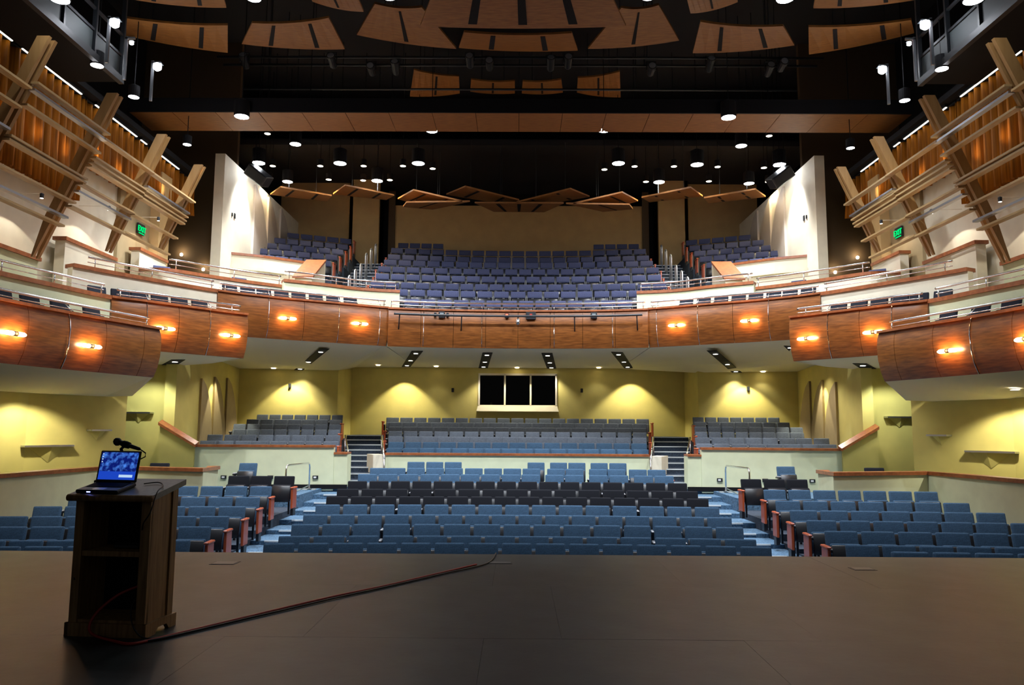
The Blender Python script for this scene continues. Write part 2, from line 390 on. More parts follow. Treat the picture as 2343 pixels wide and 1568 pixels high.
RW = lambda i, n, what, r, blk: '%s seat, %s from left, %s row of the %s' % (what, ORD[i + 1], ORD[r], blk)
for r, (Y, zt, hw, n) in enumerate(CROWS):
    black = r in (5, 6, 7)
    xs = None
    if r in (8, 9, 10):
        z3 = {8: [-35, 127, 292, 460, 625, 785, 950, 1116, 1275, 1468, 1628, 1822, 1986, 2182, 2345], 9: [56, 194, 350, 503, 655, 815, 971, 1126, 1281, 1480, 1630, 1818, 1967, 2136, 2285],
              10: [350, 500, 648, 1318, 1500, 1648, 1827, 1977]}[r]
        xs = [(at(850 + q / 3.497, 1090, Y).x + hw) / (2 * hw) for q in z3]
    what = 'black fabric stalls' if black else 'blue fabric stalls'
    w = row('black' if black else 'blue', (-hw, Y - .1), (hw, Y - .1), n, .22, zt, lambda i, n_, r=r, what=what: RW(i, n_, what, r + 1, 'centre block'), 'stalls_seat', 'stalls seat', 'seats of the centre stalls block', xs)
    for S in (1, -1):
        if r < 10: end_panel((-(hw + .04) * S, Y - .12, zt - SH), 0, 'reddish wood end panel on the %s end of centre stalls row %s from the stage' % (side(S), ORD[r + 1]), 'end panels of the centre stalls', .6)
for S in (1, -1):
    n_ = side(S)
    for r, (Y, zt, xi, xo, n) in enumerate(reversed(SROWS)):
        a, b = (-xo * S, Y - .25), (-xi * S, Y + .05)
        if S < 0: a, b = b, a
        row('blue', a, b, n, .03, zt, lambda i, k, r=r: RW(i, k, 'blue fabric stalls', r + 1, n_ + ' stalls block'), 'stalls_seat', 'stalls seat', 'seats of the %s stalls block' % n_)
        rz = math.atan2(b[1] - a[1], b[0] - a[0])
        end_panel((-(xi - .06) * S, Y + .0, zt - SH), rz, 'reddish wood end panel on aisle end of %s row in the %s stalls block' % (ORD[r + 1], n_), 'end panels of the %s stalls block' % n_, .64)
    row('black', (-7.05 * S if S > 0 else 5.38, 18.55), (-5.38 if S > 0 else 7.05, 18.55), 3, 0, .46, lambda i, k: 'black fabric stalls seat, %s from the left, behind the top row of the %s block' % (ORD[i + 1], n_), 'stalls_seat', 'stalls seat', 'black seats behind the %s stalls block' % n_)
    end_panel((-5.32 * S, 18.45, .46 - SH), 0, 'reddish wood end panel beside the three black seats of the %s stalls block' % n_, 'end panels of the %s stalls block' % n_, .62)
    p = at(561 if S > 0 else 1805, 1060 if S > 0 else 1068, 21.3)
    seat('blue', (p.x, 21.3, -.10 if False else p.z - SH), 0, .56, 'single blue seat standing alone by the %s parterre wall' % n_, 'stalls_seat', 'stalls seat', 'lone seats by the parterre wall')
    for q in (-.33, .33): end_panel((p.x + q, 21.25, p.z - SH), 0, 'reddish wood %s side panel of the lone seat by the %s parterre wall' % ('outer' if q * S < 0 else 'inner', n_), 'side panels of the lone seats', .5)
    p = at(355 if S > 0 else 2011, 1060 if S > 0 else 1071, 19.7)
    seat('navy', (p.x, 19.7, p.z - SH), 0, .56, 'dark seat showing over the low wall of the %s stalls box' % n_, 'box_seat', 'box seat', 'dark seats in the stalls boxes')

# ------------------------------------------------------------------ walls with wooden caps
def walled(name, path, z0, z1, th, m, label, capw=.34, capt=.07, capm=None, cap_over=.05, toward=(0, 11)):
    o = struct(name, MB().sweep(path, [(0, z0), (0, z1), (-th, z1), (-th, z0)], toward), m, label)
    if capw: obj('cap', MB().sweep(path, [(cap_over, z1 - capt * .2), (cap_over, z1 + capt), (cap_over - capw, z1 + capt), (cap_over - capw, z1 - capt * .2)], toward), capm or M['cap'], o)
    return o
V2 = lambda *p: [Vector(q) for q in p]
# parterre
walled('wall_parterre_front', V2((-4.15, 24.3), (0, 24.36), (4.15, 24.3)), -.1, .80, .2, M['cream'], 'light-tinted cream wall in front of the centre parterre with wood cap', .3, .06)
for S in (1, -1):
    n_ = side(S); mm = lambda *p: mpath(V2(*p), S)
    walled('wall_parterre_' + n_, mm((-9.42, 22.5), (-7.4, 22.66), (-5.42, 22.8)), -.2, 1.06, .2, M['cream'], 'light-tinted cream wall in front of the %s parterre with wood cap' % n_, .32, .06)
    walled('wall_stub_' + n_, mm((-5.42, 22.82), (-5.02, 22.82)), -.1, .86, .5, M['cream'], 'short light-tinted cream wall stub at the foot of the %s parterre stairs' % n_, .56, .05)
    walled('wall_stair_' + n_, mm((-4.5, 24.15), (-4.16, 24.3)), -.1, .80, .9, M['beige'], 'cream stub wall at the inner edge of the %s parterre stairs' % n_, 0)
    struct('baseboard_' + n_, MB().sweep(mm((-8.2, 22.58), (-5.42, 22.79), (-5.0, 22.80)), [(.01, -.16), (.01, -.03), (-.02, -.03), (-.02, -.16)]), M['black'], 'black baseboard of the %s parterre wall' % n_)
    # yellow return with sloping cap
    yr = MB(); yr.poly([mir(p, S) for p in ((-10.45, 22.42, -.2), (-9.42, 22.42, -.2), (-9.42, 22.42, 1.06), (-10.45, 22.42, 1.68))], (0, .25, 0))
    yo = struct('wall_return_' + n_, yr, M['yellow'], 'yellow return wall with a sloping wood cap on the %s' % n_)
    cp = MB(); cp.poly([mir(p, S) for p in ((-10.47, 22.34, 1.68), (-9.36, 22.34, 1.04), (-9.36, 22.34, 1.12), (-10.47, 22.34, 1.76))], (0, .25, .08)); obj('sloping_cap', cp, M['cap'], yo)
    # stalls box front
    walled('wall_box_front_' + n_, mm((-7.55, 19.5), (-7.46, 18.35), (-10.05, 19.05), (-10.32, 17.5), (-10.45, 15.9), (-10.6, 12)), -1.2, .58, .18, M['cream'], 'low cream wall with wood cap around the %s stalls box' % n_, .32, .07, toward=(-4 * S, 12))
# stairs to the parterre
for S in (1, -1):
    n_ = side(S); so = struct('floor_stairs_' + n_, None, None, 'dark carpeted stairs with pale nosings up to the %s parterre' % n_)
    N = 9
    for k in range(N):
        y = 23.2 + k * .78; z = -.1 + (k + 1) * .163; xc = -4.78 - (y - 23.7) * .19; hw = .66
        st = obj('step', MB().box(*sorted(((xc - hw) * S, (xc + hw) * S)), y, 31.5, z - .4, z), M['carpetd'], so)
        obj('nosing', MB().box(*sorted(((xc - hw) * S, (xc + hw) * S)), y - .012, y + .035, z - .03, z + .004), M['nose'], st)
# parterre tiers and seats
pf = struct('floor_parterre', MB().box(-10.8, 10.8, 24.4, 32, -.1, .05), M['carpetd'], 'dark carpeted stepped floor of the parterre')
PC = [(25.0, 1.0, 4.3, 16), (25.9, 1.18, 4.4, 15), (26.8, 1.36, 4.55, 16), (27.7, 1.54, 4.7, 17), (28.6, 1.70, 4.85, 17), (29.5, 1.88, 5.0, 18), (30.4, 2.07, 5.25, 19)]
for r, (Y, zt, hw, n) in enumerate(PC):
    obj('tier', MB().box(-hw - .05, hw + .05, Y - .5, Y + .42 if r < 6 else 31.6, 0, zt - SH), M['carpetd'], pf)
    row('bluep' if r < 2 else 'warmlit', (-hw, Y - .05), (hw, Y - .05), n, .06, zt, lambda i, k, r=r: RW(i, k, 'blue fabric parterre' if r < 2 else 'slate tinted blue parterre', r + 1, 'centre parterre'), 'parterre_seat', 'parterre seat', 'seats of the centre parterre')
    if r in (2, 4, 6):
        for S in (1, -1): end_panel((-(hw + .05) * S, Y - .1, zt - SH), 0, 'reddish wood end panel on the %s end of centre parterre row %s' % (side(S), ORD[r + 1]), 'end panels of the parterre', .7)
PS = [(23.75, 1.22, 9.9, 5.55, 8), (24.8, 1.40, 10.1, 5.75, 8), (25.8, 1.58, 10.2, 6.0, 8), (26.8, 1.76, 10.3, 6.2, 8), (27.8, 1.94, 10.35, 6.4, 7), (28.8, 2.13, 10.42, 6.6, 7)]
for S in (1, -1):
    n_ = side(S)
    for r, (Y, zt, xo, xi, n) in enumerate(PS):
        pts = [(-xo, Y - .5), (-xi, Y - .45), (-xi, Y + .6 if r < 5 else 31.4), (-xo, Y + .55 if r < 5 else 31.4)]
        obj('tier', MB().poly([(x * S, y, 0) for x, y in pts], (0, 0, zt - SH)), M['carpetd'], pf)
        xo2 = xo - (0, .0, .6, 0.3, .45, .55)[r] * 1.0
        a, b = (-xo2 * S, Y - .05), (-xi * S, Y + .05)
        if S < 0: a, b = b, a
        row('warmlit', a, b, n, .03, zt, lambda i, k, r=r: RW(i, k, 'slate tinted blue parterre', r + 1, n_ + ' parterre'), 'parterre_seat', 'parterre seat', 'seats of the %s parterre' % n_)
        if r in (0, 2, 4): end_panel((-(xi - .05) * S, Y, zt - SH), 0, 'reddish wood end panel on stair end of row %s in the %s parterre' % (ORD[r + 1], n_), 'end panels of the parterre', .72)
# parterre back wall with booth window
bw = struct('wall_parterre_rear', None, None, 'yellow rear wall of the parterre under the balcony')
def wallbox(x0, x1, z0, z1, y=31.5): obj('wall_section', MB().box(x0, x1, y, y + .2, z0, z1), M['yellow'], bw)
X0, X1, Z0, Z1 = -1.62, 1.62, 2.55, 3.88
wallbox(-6.9, X0, 0, 4.4); wallbox(X1, 6.9, 0, 4.4); wallbox(X0, X1, 0, Z0); wallbox(X0, X1, Z1, 4.4)
for S in (1, -1):
    obj('wall_section', MB().poly([mir(p, S) for p in ((-10.8, 29.55, 0), (-7.0, 29.75, 0), (-6.85, 31.5, 0), (-6.85, 31.7, 0), (-11, 29.75, 0))], (0, 0, 4.3)), M['yellow'], bw)
wn = struct('window_1', None, None, 'three-pane dark control booth window in the yellow wall')
fr = MB()
for x in (X0, -.56, .5, X1 - .07): fr.box(x, x + .07, 31.44, 31.56, Z0, Z1)
fr.box(X0, X1, 31.44, 31.56, Z1 - .05, Z1 + .03).box(X0, X1, 31.44, 31.56, Z0, Z0 + .06); obj('window_frame', fr, M['beige'], wn)
obj('window_sill', MB().hexa([Vector(p) for p in ((X0 - .06, 31.28, Z0 - .2), (X1 + .06, 31.28, Z0 - .2), (X1 + .06, 31.5, Z0 - .2), (X0 - .06, 31.5, Z0 - .2), (X0, 31.34, Z0 + .02), (X1, 31.34, Z0 + .02), (X1, 31.5, Z0 + .02), (X0, 31.5, Z0 + .02))]), M['beige'], wn)
for a, b in ((X0 + .07, -.56), (-.49, .5), (.57, X1 - .07)): obj('pane', MB().box(a, b, 31.495, 31.503, Z0 + .06, Z1 - .05), M['glass'], wn)
struct('wall_booth', MB().box(-2.4, 2.4, 34.2, 34.3, 1.5, 4.3).box(-2.4, 2.4, 31.72, 34.2, 1.4, 1.5), M['black'], 'dark interior of the control booth')
cm = thing('booth_console', 'dark console with a small lamp inside the control booth', 'console', (-1.0, 32.2, 1.5))
obj('desk', rbox(1.4, .5, .9, .02, 1, (0, 0, .55)), M['plastic'], cm); obj('lamp', MB().lathe([(.06, 0), (.05, .12), (.02, .2)], (-.1, 0, 1.05)), M['sail'], cm)
# parterre side walls with sails
for S in (1, -1):
    n_ = side(S)
    sw = struct('wall_parterre_side_' + n_, MB().poly([mir(p, S) for p in ((-10.45, 22.6, -.2), (-10.12, 22.6, -.2), (-10.3, 24.6, -.2), (-10.82, 29.75, -.2), (-11.3, 29.75, -.2), (-11.0, 24, -.2))], (0, 0, 4.6)), M['yellow'], 'yellow side wall of the %s parterre with sail-shaped panels' % n_)
    for (y0, y1, z0, z1, ro) in ((24.75, 26.1, .9, 3.2, 1), (26.2, 27.7, .9, 3.35, 1), (27.75, 29.3, .9, 3.42, 1)):
        pts = []; xx = lambda y: -10.3 - (y - 24.6) * .101 + .005
        pts.append((xx(y0), y0, z0)); pts.append((xx(y0), y0, z1))
        for k in range(0, 13):
            a = k / 12; yy = y0 + (y1 - y0) * (.04 + .96 * math.sin(math.pi / 2 * min(1.0, a * 1.1)) ** .6); zz = z1 + (z0 - z1) * a; pts.append((xx(yy), yy, zz))
        obj('sail_panel', MB().poly([mir(p, S) for p in pts], (.07 * S, 0, 0)), M['sail'], sw)
    # yellow wall below the boxes
    yw = struct('wall_' + n_, MB().poly([mir(p, S) for p in ((-12.9, 11, -1), (-12.05, 18.8, -1), (-10.86, 21.25, -1), (-11.06, 21.35, -1), (-12.3, 18.9, -1), (-13.1, 11, -1))], (0, 0, 4.2)), M['yellow'], 'yellow side wall under the %s boxes' % n_)
    obj('corridor_wall', MB().poly([mir(p, S) for p in ((-13.2, 22.95, -1), (-10.3, 22.95, -1), (-10.3, 23.1, -1), (-13.2, 23.1, -1))], (0, 0, 5.4)), M['yellow'], yw)
    wp = lambda px, py: None
    def onwall(px, py, a=Vector((-12.05, 18.8)), b=Vector((-10.86, 21.25))):
        d = ray(px, py); e = b - a; den = d.x * e.y - d.y * e.x; u = (a.x * d.y - a.y * d.x) / den; p = a + e * u; t = p.y / d.y
        return Vector((p.x, p.y, CZ + d.z * t))
    for j, (p0, p1, py, lab) in enumerate(((43, 164, 1021, 'long lower'), (198, 250, 985, 'short middle'), (290, 352, 944, 'upper'))):
        a, b = onwall(p0, py), onwall(p1, py)
        if j == 2: a, b = at(290, 944, 22.94), at(352, 946, 22.94)
        u = (b - a); u.z = 0; L = u.length; u.normalize(); nr = Vector((u.y, -u.x, 0)); 
        if nr.x < 0 and j < 2: nr = -nr
        if j == 2: nr = Vector((0, -1, 0))
        z = (a.z + b.z) / 2; ctr = (a + b) / 2; ctr.z = z
        t = thing('wall_shelf', '%s floating shelf on the yellow wall under the %s box' % (lab, n_), 'shelf', (0, 0, 0), 0, 'floating shelves on the yellow walls')
        q = [a + nr * .01, b + nr * .01, b + nr * .17 - u * .04, a + nr * .17 + u * .04]
        obj('board', MB().poly([mir((p.x, p.y, z - .02), S) for p in q], (0, 0, .045)), M['satin'], t)
        c = a.lerp(b, .45 if j else .55); w = .09 * L
        q = [c - u * L * .38 + nr * .01, c + u * L * .38 + nr * .01, c + nr * .14]
        vs_ = [mir((p.x, p.y, z - .022), S) for p in q] + [mir((c.x + nr.x * .01, c.y + nr.y * .01, z - .12 - L * .22), S)]
        obj('bracket', MB().add(vs_, [(0, 1, 2), (0, 3, 1), (1, 3, 2), (2, 3, 0)]), M['yellow'], t)
    p = at(10, 922, 17.2)
    t = thing('wall_loudspeaker', 'dark box loudspeaker on the shaded wall below the %s box' % n_, 'loudspeaker', mir((-12.05, 16.9, 2.0), S))
    obj('cabinet', rbox(.28, .5, .42, .02, 1), M['plastic'], t); obj('grille', rbox(.02, .44, .36, .008, 1, (.15 * S, 0, 0)), M['steel'], t)

# ------------------------------------------------------------------ balcony and box fronts
PROF = lambda h: [(0, 0), (.05, -.12 * h), (.075, -.3 * h), (.06, -.55 * h), (.0, -.8 * h), (-.10, -1.0 * h), (-.16, -1.0 * h), (-.06, -.8 * h), (0.0, -.5 * h), (-.06, 0)]
def front(name, path, seams, z, S, label, h=PH, capw=.42):
    o = struct(name, None, None, label)
    for a, b in zip(seams, seams[1:]):
        sp = mpath(sub(path, a + .006, b - .006), S)
        p = obj('veneer_panel', MB().sweep([(q.x, q.y, z) for q in sp], PROF(h), (0, 11)), M['wood'], o); autosmooth(p, 35)
    pp = mpath(sub(path, seams[0], seams[-1]), S)
    obj('cap', MB().sweep([(q.x, q.y, z) for q in pp], [(.07, -.005), (.07, .05), (-capw, .05), (-capw, -.005)]), M['cap'], o)
    obj('backing', MB().sweep([(q.x, q.y, z) for q in pp], [(-.07, -.01), (-.07, -h + .12), (-.22, -h + .12), (-.22, -.01)]), M['brown'], o)
    return o
def railing(label, path, s0, s1, z, S, posts, group, h=.26, strips=(), ph=PH, inset=-.12, cat='railing'):
    t = thing('railing', label, cat, (0, 0, 0), 0, group)
    pp = mpath(off(sub(path, s0, s1), inset), S)
    obj('top_rail', MB().tube([(q.x, q.y, z + h) for q in pp], .028, 8), M['chrome'], t, True)
    obj('mid_rail', MB().tube([(q.x, q.y, z + h * .52) for q in pp], .012, 6), M['chrome'], t, True)
    for s in posts:
        q = mpath([at_len(off(path, inset), s)], S)[0]
        obj('post', MB().tube([(q.x, q.y, z - .01), (q.x, q.y, z + h)], .016, 8), M['chrome'], t, True)
    for s in strips:
        i0 = max(0, s - .02); sp = mpath([at_len(path, max(0, s - .015)), at_len(path, s + .015)], S)
        pr_ = [(.0 + o_ + .02, zz) for o_, zz in PROF(ph)[:6]]; pr_ = [(.09, .05)] + pr_
        pth = []
        a, b = sp; tt = (b - a).normalized(); nr = Vector((-tt.y, tt.x))
        if nr.dot(Vector((0, 11)) - a) < 0: nr = -nr
        c = (a + b) / 2
        pth = [(c.x + nr.x * -.12, c.y + nr.y * -.12, z + h), (c.x + nr.x * .08, c.y + nr.y * .08, z + .06)] + [(c.x + nr.x * o_, c.y + nr.y * o_, z + zz) for o_, zz in pr_]
        obj('face_strip', MB().tube(pth, .010, 6), M['chrome'], t, True)
    return t
def sconce(path, px, py, S, label):
    s = len_px(path, px, py); c = at_len(path, s); d = ray(px, py); z = CZ + d.z * c.y / d.y
    a, b = at_len(path, s - .05), at_len(path, s + .05); tt = (b - a).normalized(); nr = Vector((-tt.y, tt.x))
    if nr.dot(Vector((0, 11)) - c) < 0: nr = -nr
    c2 = Vector((c.x + nr.x * .14, c.y + nr.y * .14, z)); T3 = Vector((tt.x, tt.y, 0))
    t = thing('wall_sconce', label, 'sconce', (0, 0, 0), 0, 'glowing sconces on the balcony fronts')
    f_ = lambda v: mir(v, S)
    for q in (-1, 1):
        obj('lamp_tube', MB().tube([f_(c2 + T3 * (.04 * q)), f_(c2 + T3 * (.08 * q)), f_(c2 + T3 * (.2 * q)), f_(c2 + T3 * (.25 * q))], [.03, .042, .042, .02], 10), M['sconce'], t, True)
    obj('clip', MB().tube([f_(c2 - T3 * .045), f_(c2 + T3 * .045)], .046, 10), M['steel'], t, True)
    obj('bracket', MB().tube([f_(c2), f_(c2 - Vector((nr.x, nr.y, 0)) * .12)], .02, 6), M['steel'], t, True)
    point('sconce_light', f_(c2 + Vector((nr.x, nr.y, 0)) * .09), K_SCON, ORNG, .05)
# centre front
CL = cum(LCC)[-1]; cs = [CL * k / 8 for k in range(9)]
LCF = off(LCC, .10)
CLF = cum(LCF)[-1]; cs = [CLF * k / 8 for k in range(9)]
front('wall_balcony_front', LCF, cs, ZC - .03, 1, 'curved cherry veneer front of the centre balcony', 1.2)
CR = railing('long double steel rail along the centre balcony front', LCF, .1, CLF - .1, ZC, 1, [.1, CLF - .1], 'balcony railings', .26, [CLF * k for k in (.135, .36, .64, .865)], 1.2)
for S in (1, -1):
    n_ = side(S)
    sC = [len_px(LC, q) for q in (885, 775, 696, 614, 495)]; sC[0] = 0
    front('wall_balcony_' + n_, LC, sC, ZC, S, 'curved cherry veneer balcony front %s of centre' % n_)
    railing('steel double rail on the balcony front %s of centre' % n_, LC, .05, len_px(LC, 505), ZC, S, [.1, len_px(LC, 515)], 'balcony railings', .26, [len_px(LC, q) for q in (868, 775, 614)])
    sB = [0] + [len_px(LB, q) for q in (480, 409, 335, 252)]
    front('wall_box_upper_' + n_, LB, sB, ZB, S, 'curved cherry veneer front of the %s upper box' % n_, PHB)
    railing('steel double rail on the %s upper box front' % n_, LB, .15, len_px(LB, 270), ZB, S, [.4, len_px(LB, 278)], 'box railings', .24, [len_px(LB, q) for q in (480, 335)], PHB)
    sA = [0] + [len_px(LA, q) for q in (330, 243, 157, 62)] + [len_px(LA, 62) + 1.1, len_px(LA, 62) + 2.2]
    front('wall_box_lower_' + n_, LA, sA, ZA, S, 'curved cherry veneer front of the %s lower box' % n_, PHA)
    railing('steel double rail on the %s lower box front' % n_, LA, .25, sA[-1], ZA, S, [.3], 'box railings', .24, [len_px(LA, 157), sA[-2]], PHA)
    # side faces of the boxes
    for nm, P, z, dx, PH_ in (('wall_box_lower_end_', LA, ZA, 1.1, PHA), ('wall_box_upper_end_', LB, ZB, 1.0, PHB)):
        p0 = P[0]; t = (P[1] - P[0]).normalized(); bk = Vector((-t.y, t.x)); bk = bk if bk.dot(Vector((0, 11)) - p0) < 0 else -bk
        q = p0 + bk * dx
        struct(nm + n_, MB().poly([mir((p0.x, p0.y, z), S), mir((q.x, q.y, z), S), mir((q.x, q.y, z - PH_), S), mir((p0.x + bk.x * .15, p0.y + bk.y * .15, z - PH_), S)], (t.x * S * .06, t.y * .06, 0)), M['wood'], 'cherry veneer end of the %s box' % n_)
    # tier walls behind each box, continuing the cap lines
    wB = sub(LB, sB[-1], cum(LB)[-1]); walled('wall_box_rear_' + n_, mpath(wB, S), ZA - 1.2, ZB - .03, .2, M['cream'], 'light-tinted cream wall behind the %s lower box' % n_, .36, .08)
    railing('steel double rail over the wall behind the %s lower box' % n_, LB, sB[-1] + .1, cum(LB)[-1], ZB + .04, S, [sB[-1] + .2, len_px(LB, 125), len_px(LB, 2)], 'box railings', .26)
    wC = sub(LC, sC[-1], len_px(LC, 160)); walled('wall_tier_' + n_, mpath(wC, S), ZB - 1.0, ZC - .03, .2, M['beige'], 'cream wall behind the %s upper box' % n_, .36, .08)
    railing('steel double rail over the wall behind the %s upper box' % n_, LC, sC[-1] + .05, len_px(LC, 200), ZC + .04, S, [sC[-1] + .15, len_px(LC, 345), len_px(LC, 212)], 'box railings', .26)
    walled('wall_tier_upper_' + n_, mpath(LD, S), ZC - .8, ZD - .04, .2, M['beige'], 'cream wall with wood cap behind the %s balcony front row' % n_, .36, .08)
    railing('bright steel rail on the upper tier wall of the %s balcony' % n_, LD, .9, cum(LD)[-1] - .1, ZD + .04, S, [1.0, len_px(LD, 518), len_px(LD, 637)] if False else [1.0, cum(LD)[-1] * .62, cum(LD)[-1] - .25], 'balcony railings', .3)
    walled('wall_tier_inner_' + n_, mpath(LD2, S), ZC - .8, ZD2 - .04, .2, M['cream'], 'pale wall with wood cap beside the %s balcony stairs' % n_, .36, .08)
    railing('steel rail on the wall beside the %s balcony stairs' % n_, LD2, .05, cum(LD2)[-1] - .05, ZD2 + .04, S, [.2, cum(LD2)[-1] * .45, cum(LD2)[-1] * .72, cum(LD2)[-1] - .1], 'balcony railings', .28)
    for P, pts in ((LA, (('nearest', 20, 764), ('inner', 198, 793))), (LB, (('outer', 372, 753), ('inner', 523, 769))), (LC, (('outer', 656, 730), ('inner', 821, 742)))):
        w_ = {id(LA): 'lower box', id(LB): 'upper box', id(LC): 'balcony front'}[id(P)]
        for lab, px, py in pts: sconce(P, px, py, S, 'glowing twin-tube sconce, the %s one on the %s %s' % (lab, n_, w_))
    # box floors / soffits
    def slab(name, path, z, inner, lab, th=.12, m='soffit', drop=0):
        a = mpath(path, S); b = [Vector((p[0] * S, p[1])) for p in inner]
        n0 = len(a); vs_ = [(p.x, p.y, z) for p in a] + [(p.x, p.y, z - drop) for p in b]
        mb = MB().poly(vs_, (0, 0, th)); struct(name, mb, M[m], lab)
    bA = off(sub(LA, 0, sA[-1]), -.12); slab('ceiling_box_lower_' + n_, bA, ZA - PHA, [(-13.0, 11), (-12.2, 18.7), (-11.2, 20.7), (-10.2, 20.2)], 'cream soffit under the %s lower box' % n_, drop=.35)
    bB = off(sub(LB, 0, sB[-1]), -.12); slab('ceiling_box_upper_' + n_, bB, ZB - PHB, [(-10.9, 19.4), (-11.8, 21.0), (-11.5, 23.6), (-10.2, 23.2), (-9.0, 22.4)], 'cream soffit under the %s upper box' % n_)
    # under-balcony soffit, side part lower at the back
    bC = off(sub(LC, 0, sC[-1]), -.12)
    a = mpath(bC, S)
    vs_ = [(p.x, p.y, ZC - PH) for p in a] + [mir(p, S) for p in ((-10.9, 24.5, 4.0), (-11.1, 29.9, 3.9), (-7.1, 29.95, 3.86), (-6.75, 31.6, 4.13), (-4.2, 31.6, 4.14))]
    n0 = len(vs_); mb = MB().add(vs_ + [(x, y, z + .15) for x, y, z in vs_], [tuple(range(n0)), tuple(reversed(range(n0, 2 * n0)))] + [(i, (i + 1) % n0, (i + 1) % n0 + n0, i + n0) for i in range(n0)])
    struct('ceiling_soffit_' + n_, mb, M['soffit'], 'cream soffit under the %s balcony' % n_)
    obj('floor_deck', MB().poly([(p.x, p.y, ZC - .62) for p in mpath(off(sub(LC, 0, sC[-1]), -.25), S)] + [mir(p, S) for p in ((-9.5, 22.9, ZC - .62), (-4.2, 26.2, ZC - .62))], (0, 0, .1)), M['carpetd'], struct('floor_balcony_' + n_, None, None, 'dark floor behind the %s balcony front' % n_))
    struct('floor_box_upper_' + n_, MB().poly([(p.x, p.y, ZB - .62) for p in mpath(off(sub(LB, 0, sB[-1]), -.25), S)] + [mir(p, S) for p in ((-11.2, 19.3, ZB - .62), (-8.8, 22.3, ZB - .62))], (0, 0, .08)), M['carpetd'], 'dark floor of the %s upper box' % n_)
    struct('floor_box_lower_' + n_, MB().poly([(p.x, p.y, ZA - .62) for p in mpath(off(sub(LA, 0, sA[-1]), -.25), S)] + [mir(p, S) for p in ((-11.4, 12.2, ZA - .62), (-10.3, 19.3, ZA - .62))], (0, 0, .08)), M['carpetd'], 'dark floor of the %s lower box' % n_)
mb = MB(); a = off(LCC, -.1); vs_ = [(p.x, p.y, ZC - 1.22) for p in a] + [(4.2, 31.6, 4.14), (-4.2, 31.6, 4.14)]; n0 = len(vs_)
mb.add(vs_ + [(x, y, z + .15) for x, y, z in vs_], [tuple(range(n0)), tuple(reversed(range(n0, 2 * n0)))] + [(i, (i + 1) % n0, (i + 1) % n0 + n0, i + n0) for i in range(n0)])
struct('ceiling_soffit_centre', mb, M['soffit'], 'cream soffit under the centre balcony')
# box and balcony front-row seats along the fronts
def seats_along(path, pxs, zt, S, back, labelf, group, name='box_seat', cat='box seat', proto='navy'):
    P = off(path, -back)
    for i, px in enumerate(pxs):
        s = len_px(P, px); c = at_len(P, s); a, b = at_len(P, s - .05), at_len(P, s + .05)
        t = (b - a)
        if t.x < 0: t = -t
        rz = math.atan2(t.y, t.x) * S
        seat(proto, (c.x * S, c.y, zt - SH), rz, .50, labelf(i), name, cat, group)
for S in (1, -1):
    n_ = side(S)
    seats_along(LC, [531, 571, 608, 648, 687, 727, 767, 807], ZC + .40, S, .55, lambda i: 'dark navy balcony seat behind the %s balcony front, %s counting in from the box' % (n_, ORD[i + 1]), 'front row seats of the %s balcony' % n_)
    seats_along(LB, [232, 280, 328, 375, 421, 467], ZB + .38, S, .55, lambda i: 'dark navy seat in the %s upper box, %s counting toward the stage centre' % (n_, ORD[i + 1]), 'seats of the %s upper box' % n_)
    seats_along(LA, [-30, 27, 90, 158, 231], ZA + .40, S, .55, lambda i: 'dark navy seat in the %s lower box, %s counting away from the stage' % (n_, ORD[i + 1]), 'seats of the %s lower box' % n_)
    for px, py, Y, lab in ((375, 606, 22.6, 'outer'), (553, 633, 24.6, 'inner')):
        p = at(px, py, Y); seat('coollit', (p.x * S, Y, p.z - SH), -.7 * -S, .56, 'indigo tinted blue seat just showing above the upper tier wall, %s one on the %s' % (lab, n_), 'balcony_seat', 'balcony seat', 'seats behind the upper tier walls')

# ------------------------------------------------------------------ balcony tiers and seats
bf = struct('floor_balcony', MB().box(-4.3, 4.3, 24.9, 26.0, ZC - 1.1, ZC - .45), M['carpetd'], 'dark stepped floor of the centre balcony')
BC = [(26.05, 6.07, 3.92, 14, 0), (26.95, 6.56, 4.45, 15, .4), (27.85, 6.99, 5.4, 20, .5), (28.75, 7.47, 5.4, 19, .5), (29.65, 7.95, 5.48, 20, .5), (30.55, 8.41, 5.42, 19, .5), (31.45, 8.84, 5.42, 19, .5), (32.35, 9.33, 5.45, 19, .5)]
for r, (Y, zt, hw, n, sg) in enumerate(BC):
    sg = max(.3, sg)
    fpts = [(-hw - .1, Y - sg - .5)] + [(x, Y - sg * (x / hw) ** 2 - .5) for x in (-hw * .6, -hw * .3, 0, hw * .3, hw * .6)] + [(hw + .1, Y - sg - .5)]
    bpts = [(hw + .1, 35)] + [(-hw - .1, 35)]
    obj('tier', MB().poly([(x, y, zt - SH - .5) for x, y in fpts + bpts], (0, 0, .5)), M['carpetd'], bf)
    row('coollit', (-hw, Y - sg), (hw, Y - sg), n, sg, zt, lambda i, k, r=r: RW(i, k, 'indigo tinted blue balcony', r + 1, 'centre balcony'), 'balcony_seat', 'balcony seat', 'seats of the centre balcony')
    if 2 <= r <= 6:
        for S in (1, -1): end_panel((-(hw + .04) * S, Y - sg - .05, zt - SH), .18 * S, 'red wood end panel on the %s end of centre balcony row %s' % (side(S), ORD[r + 1]), 'end panels of the balcony', .62)
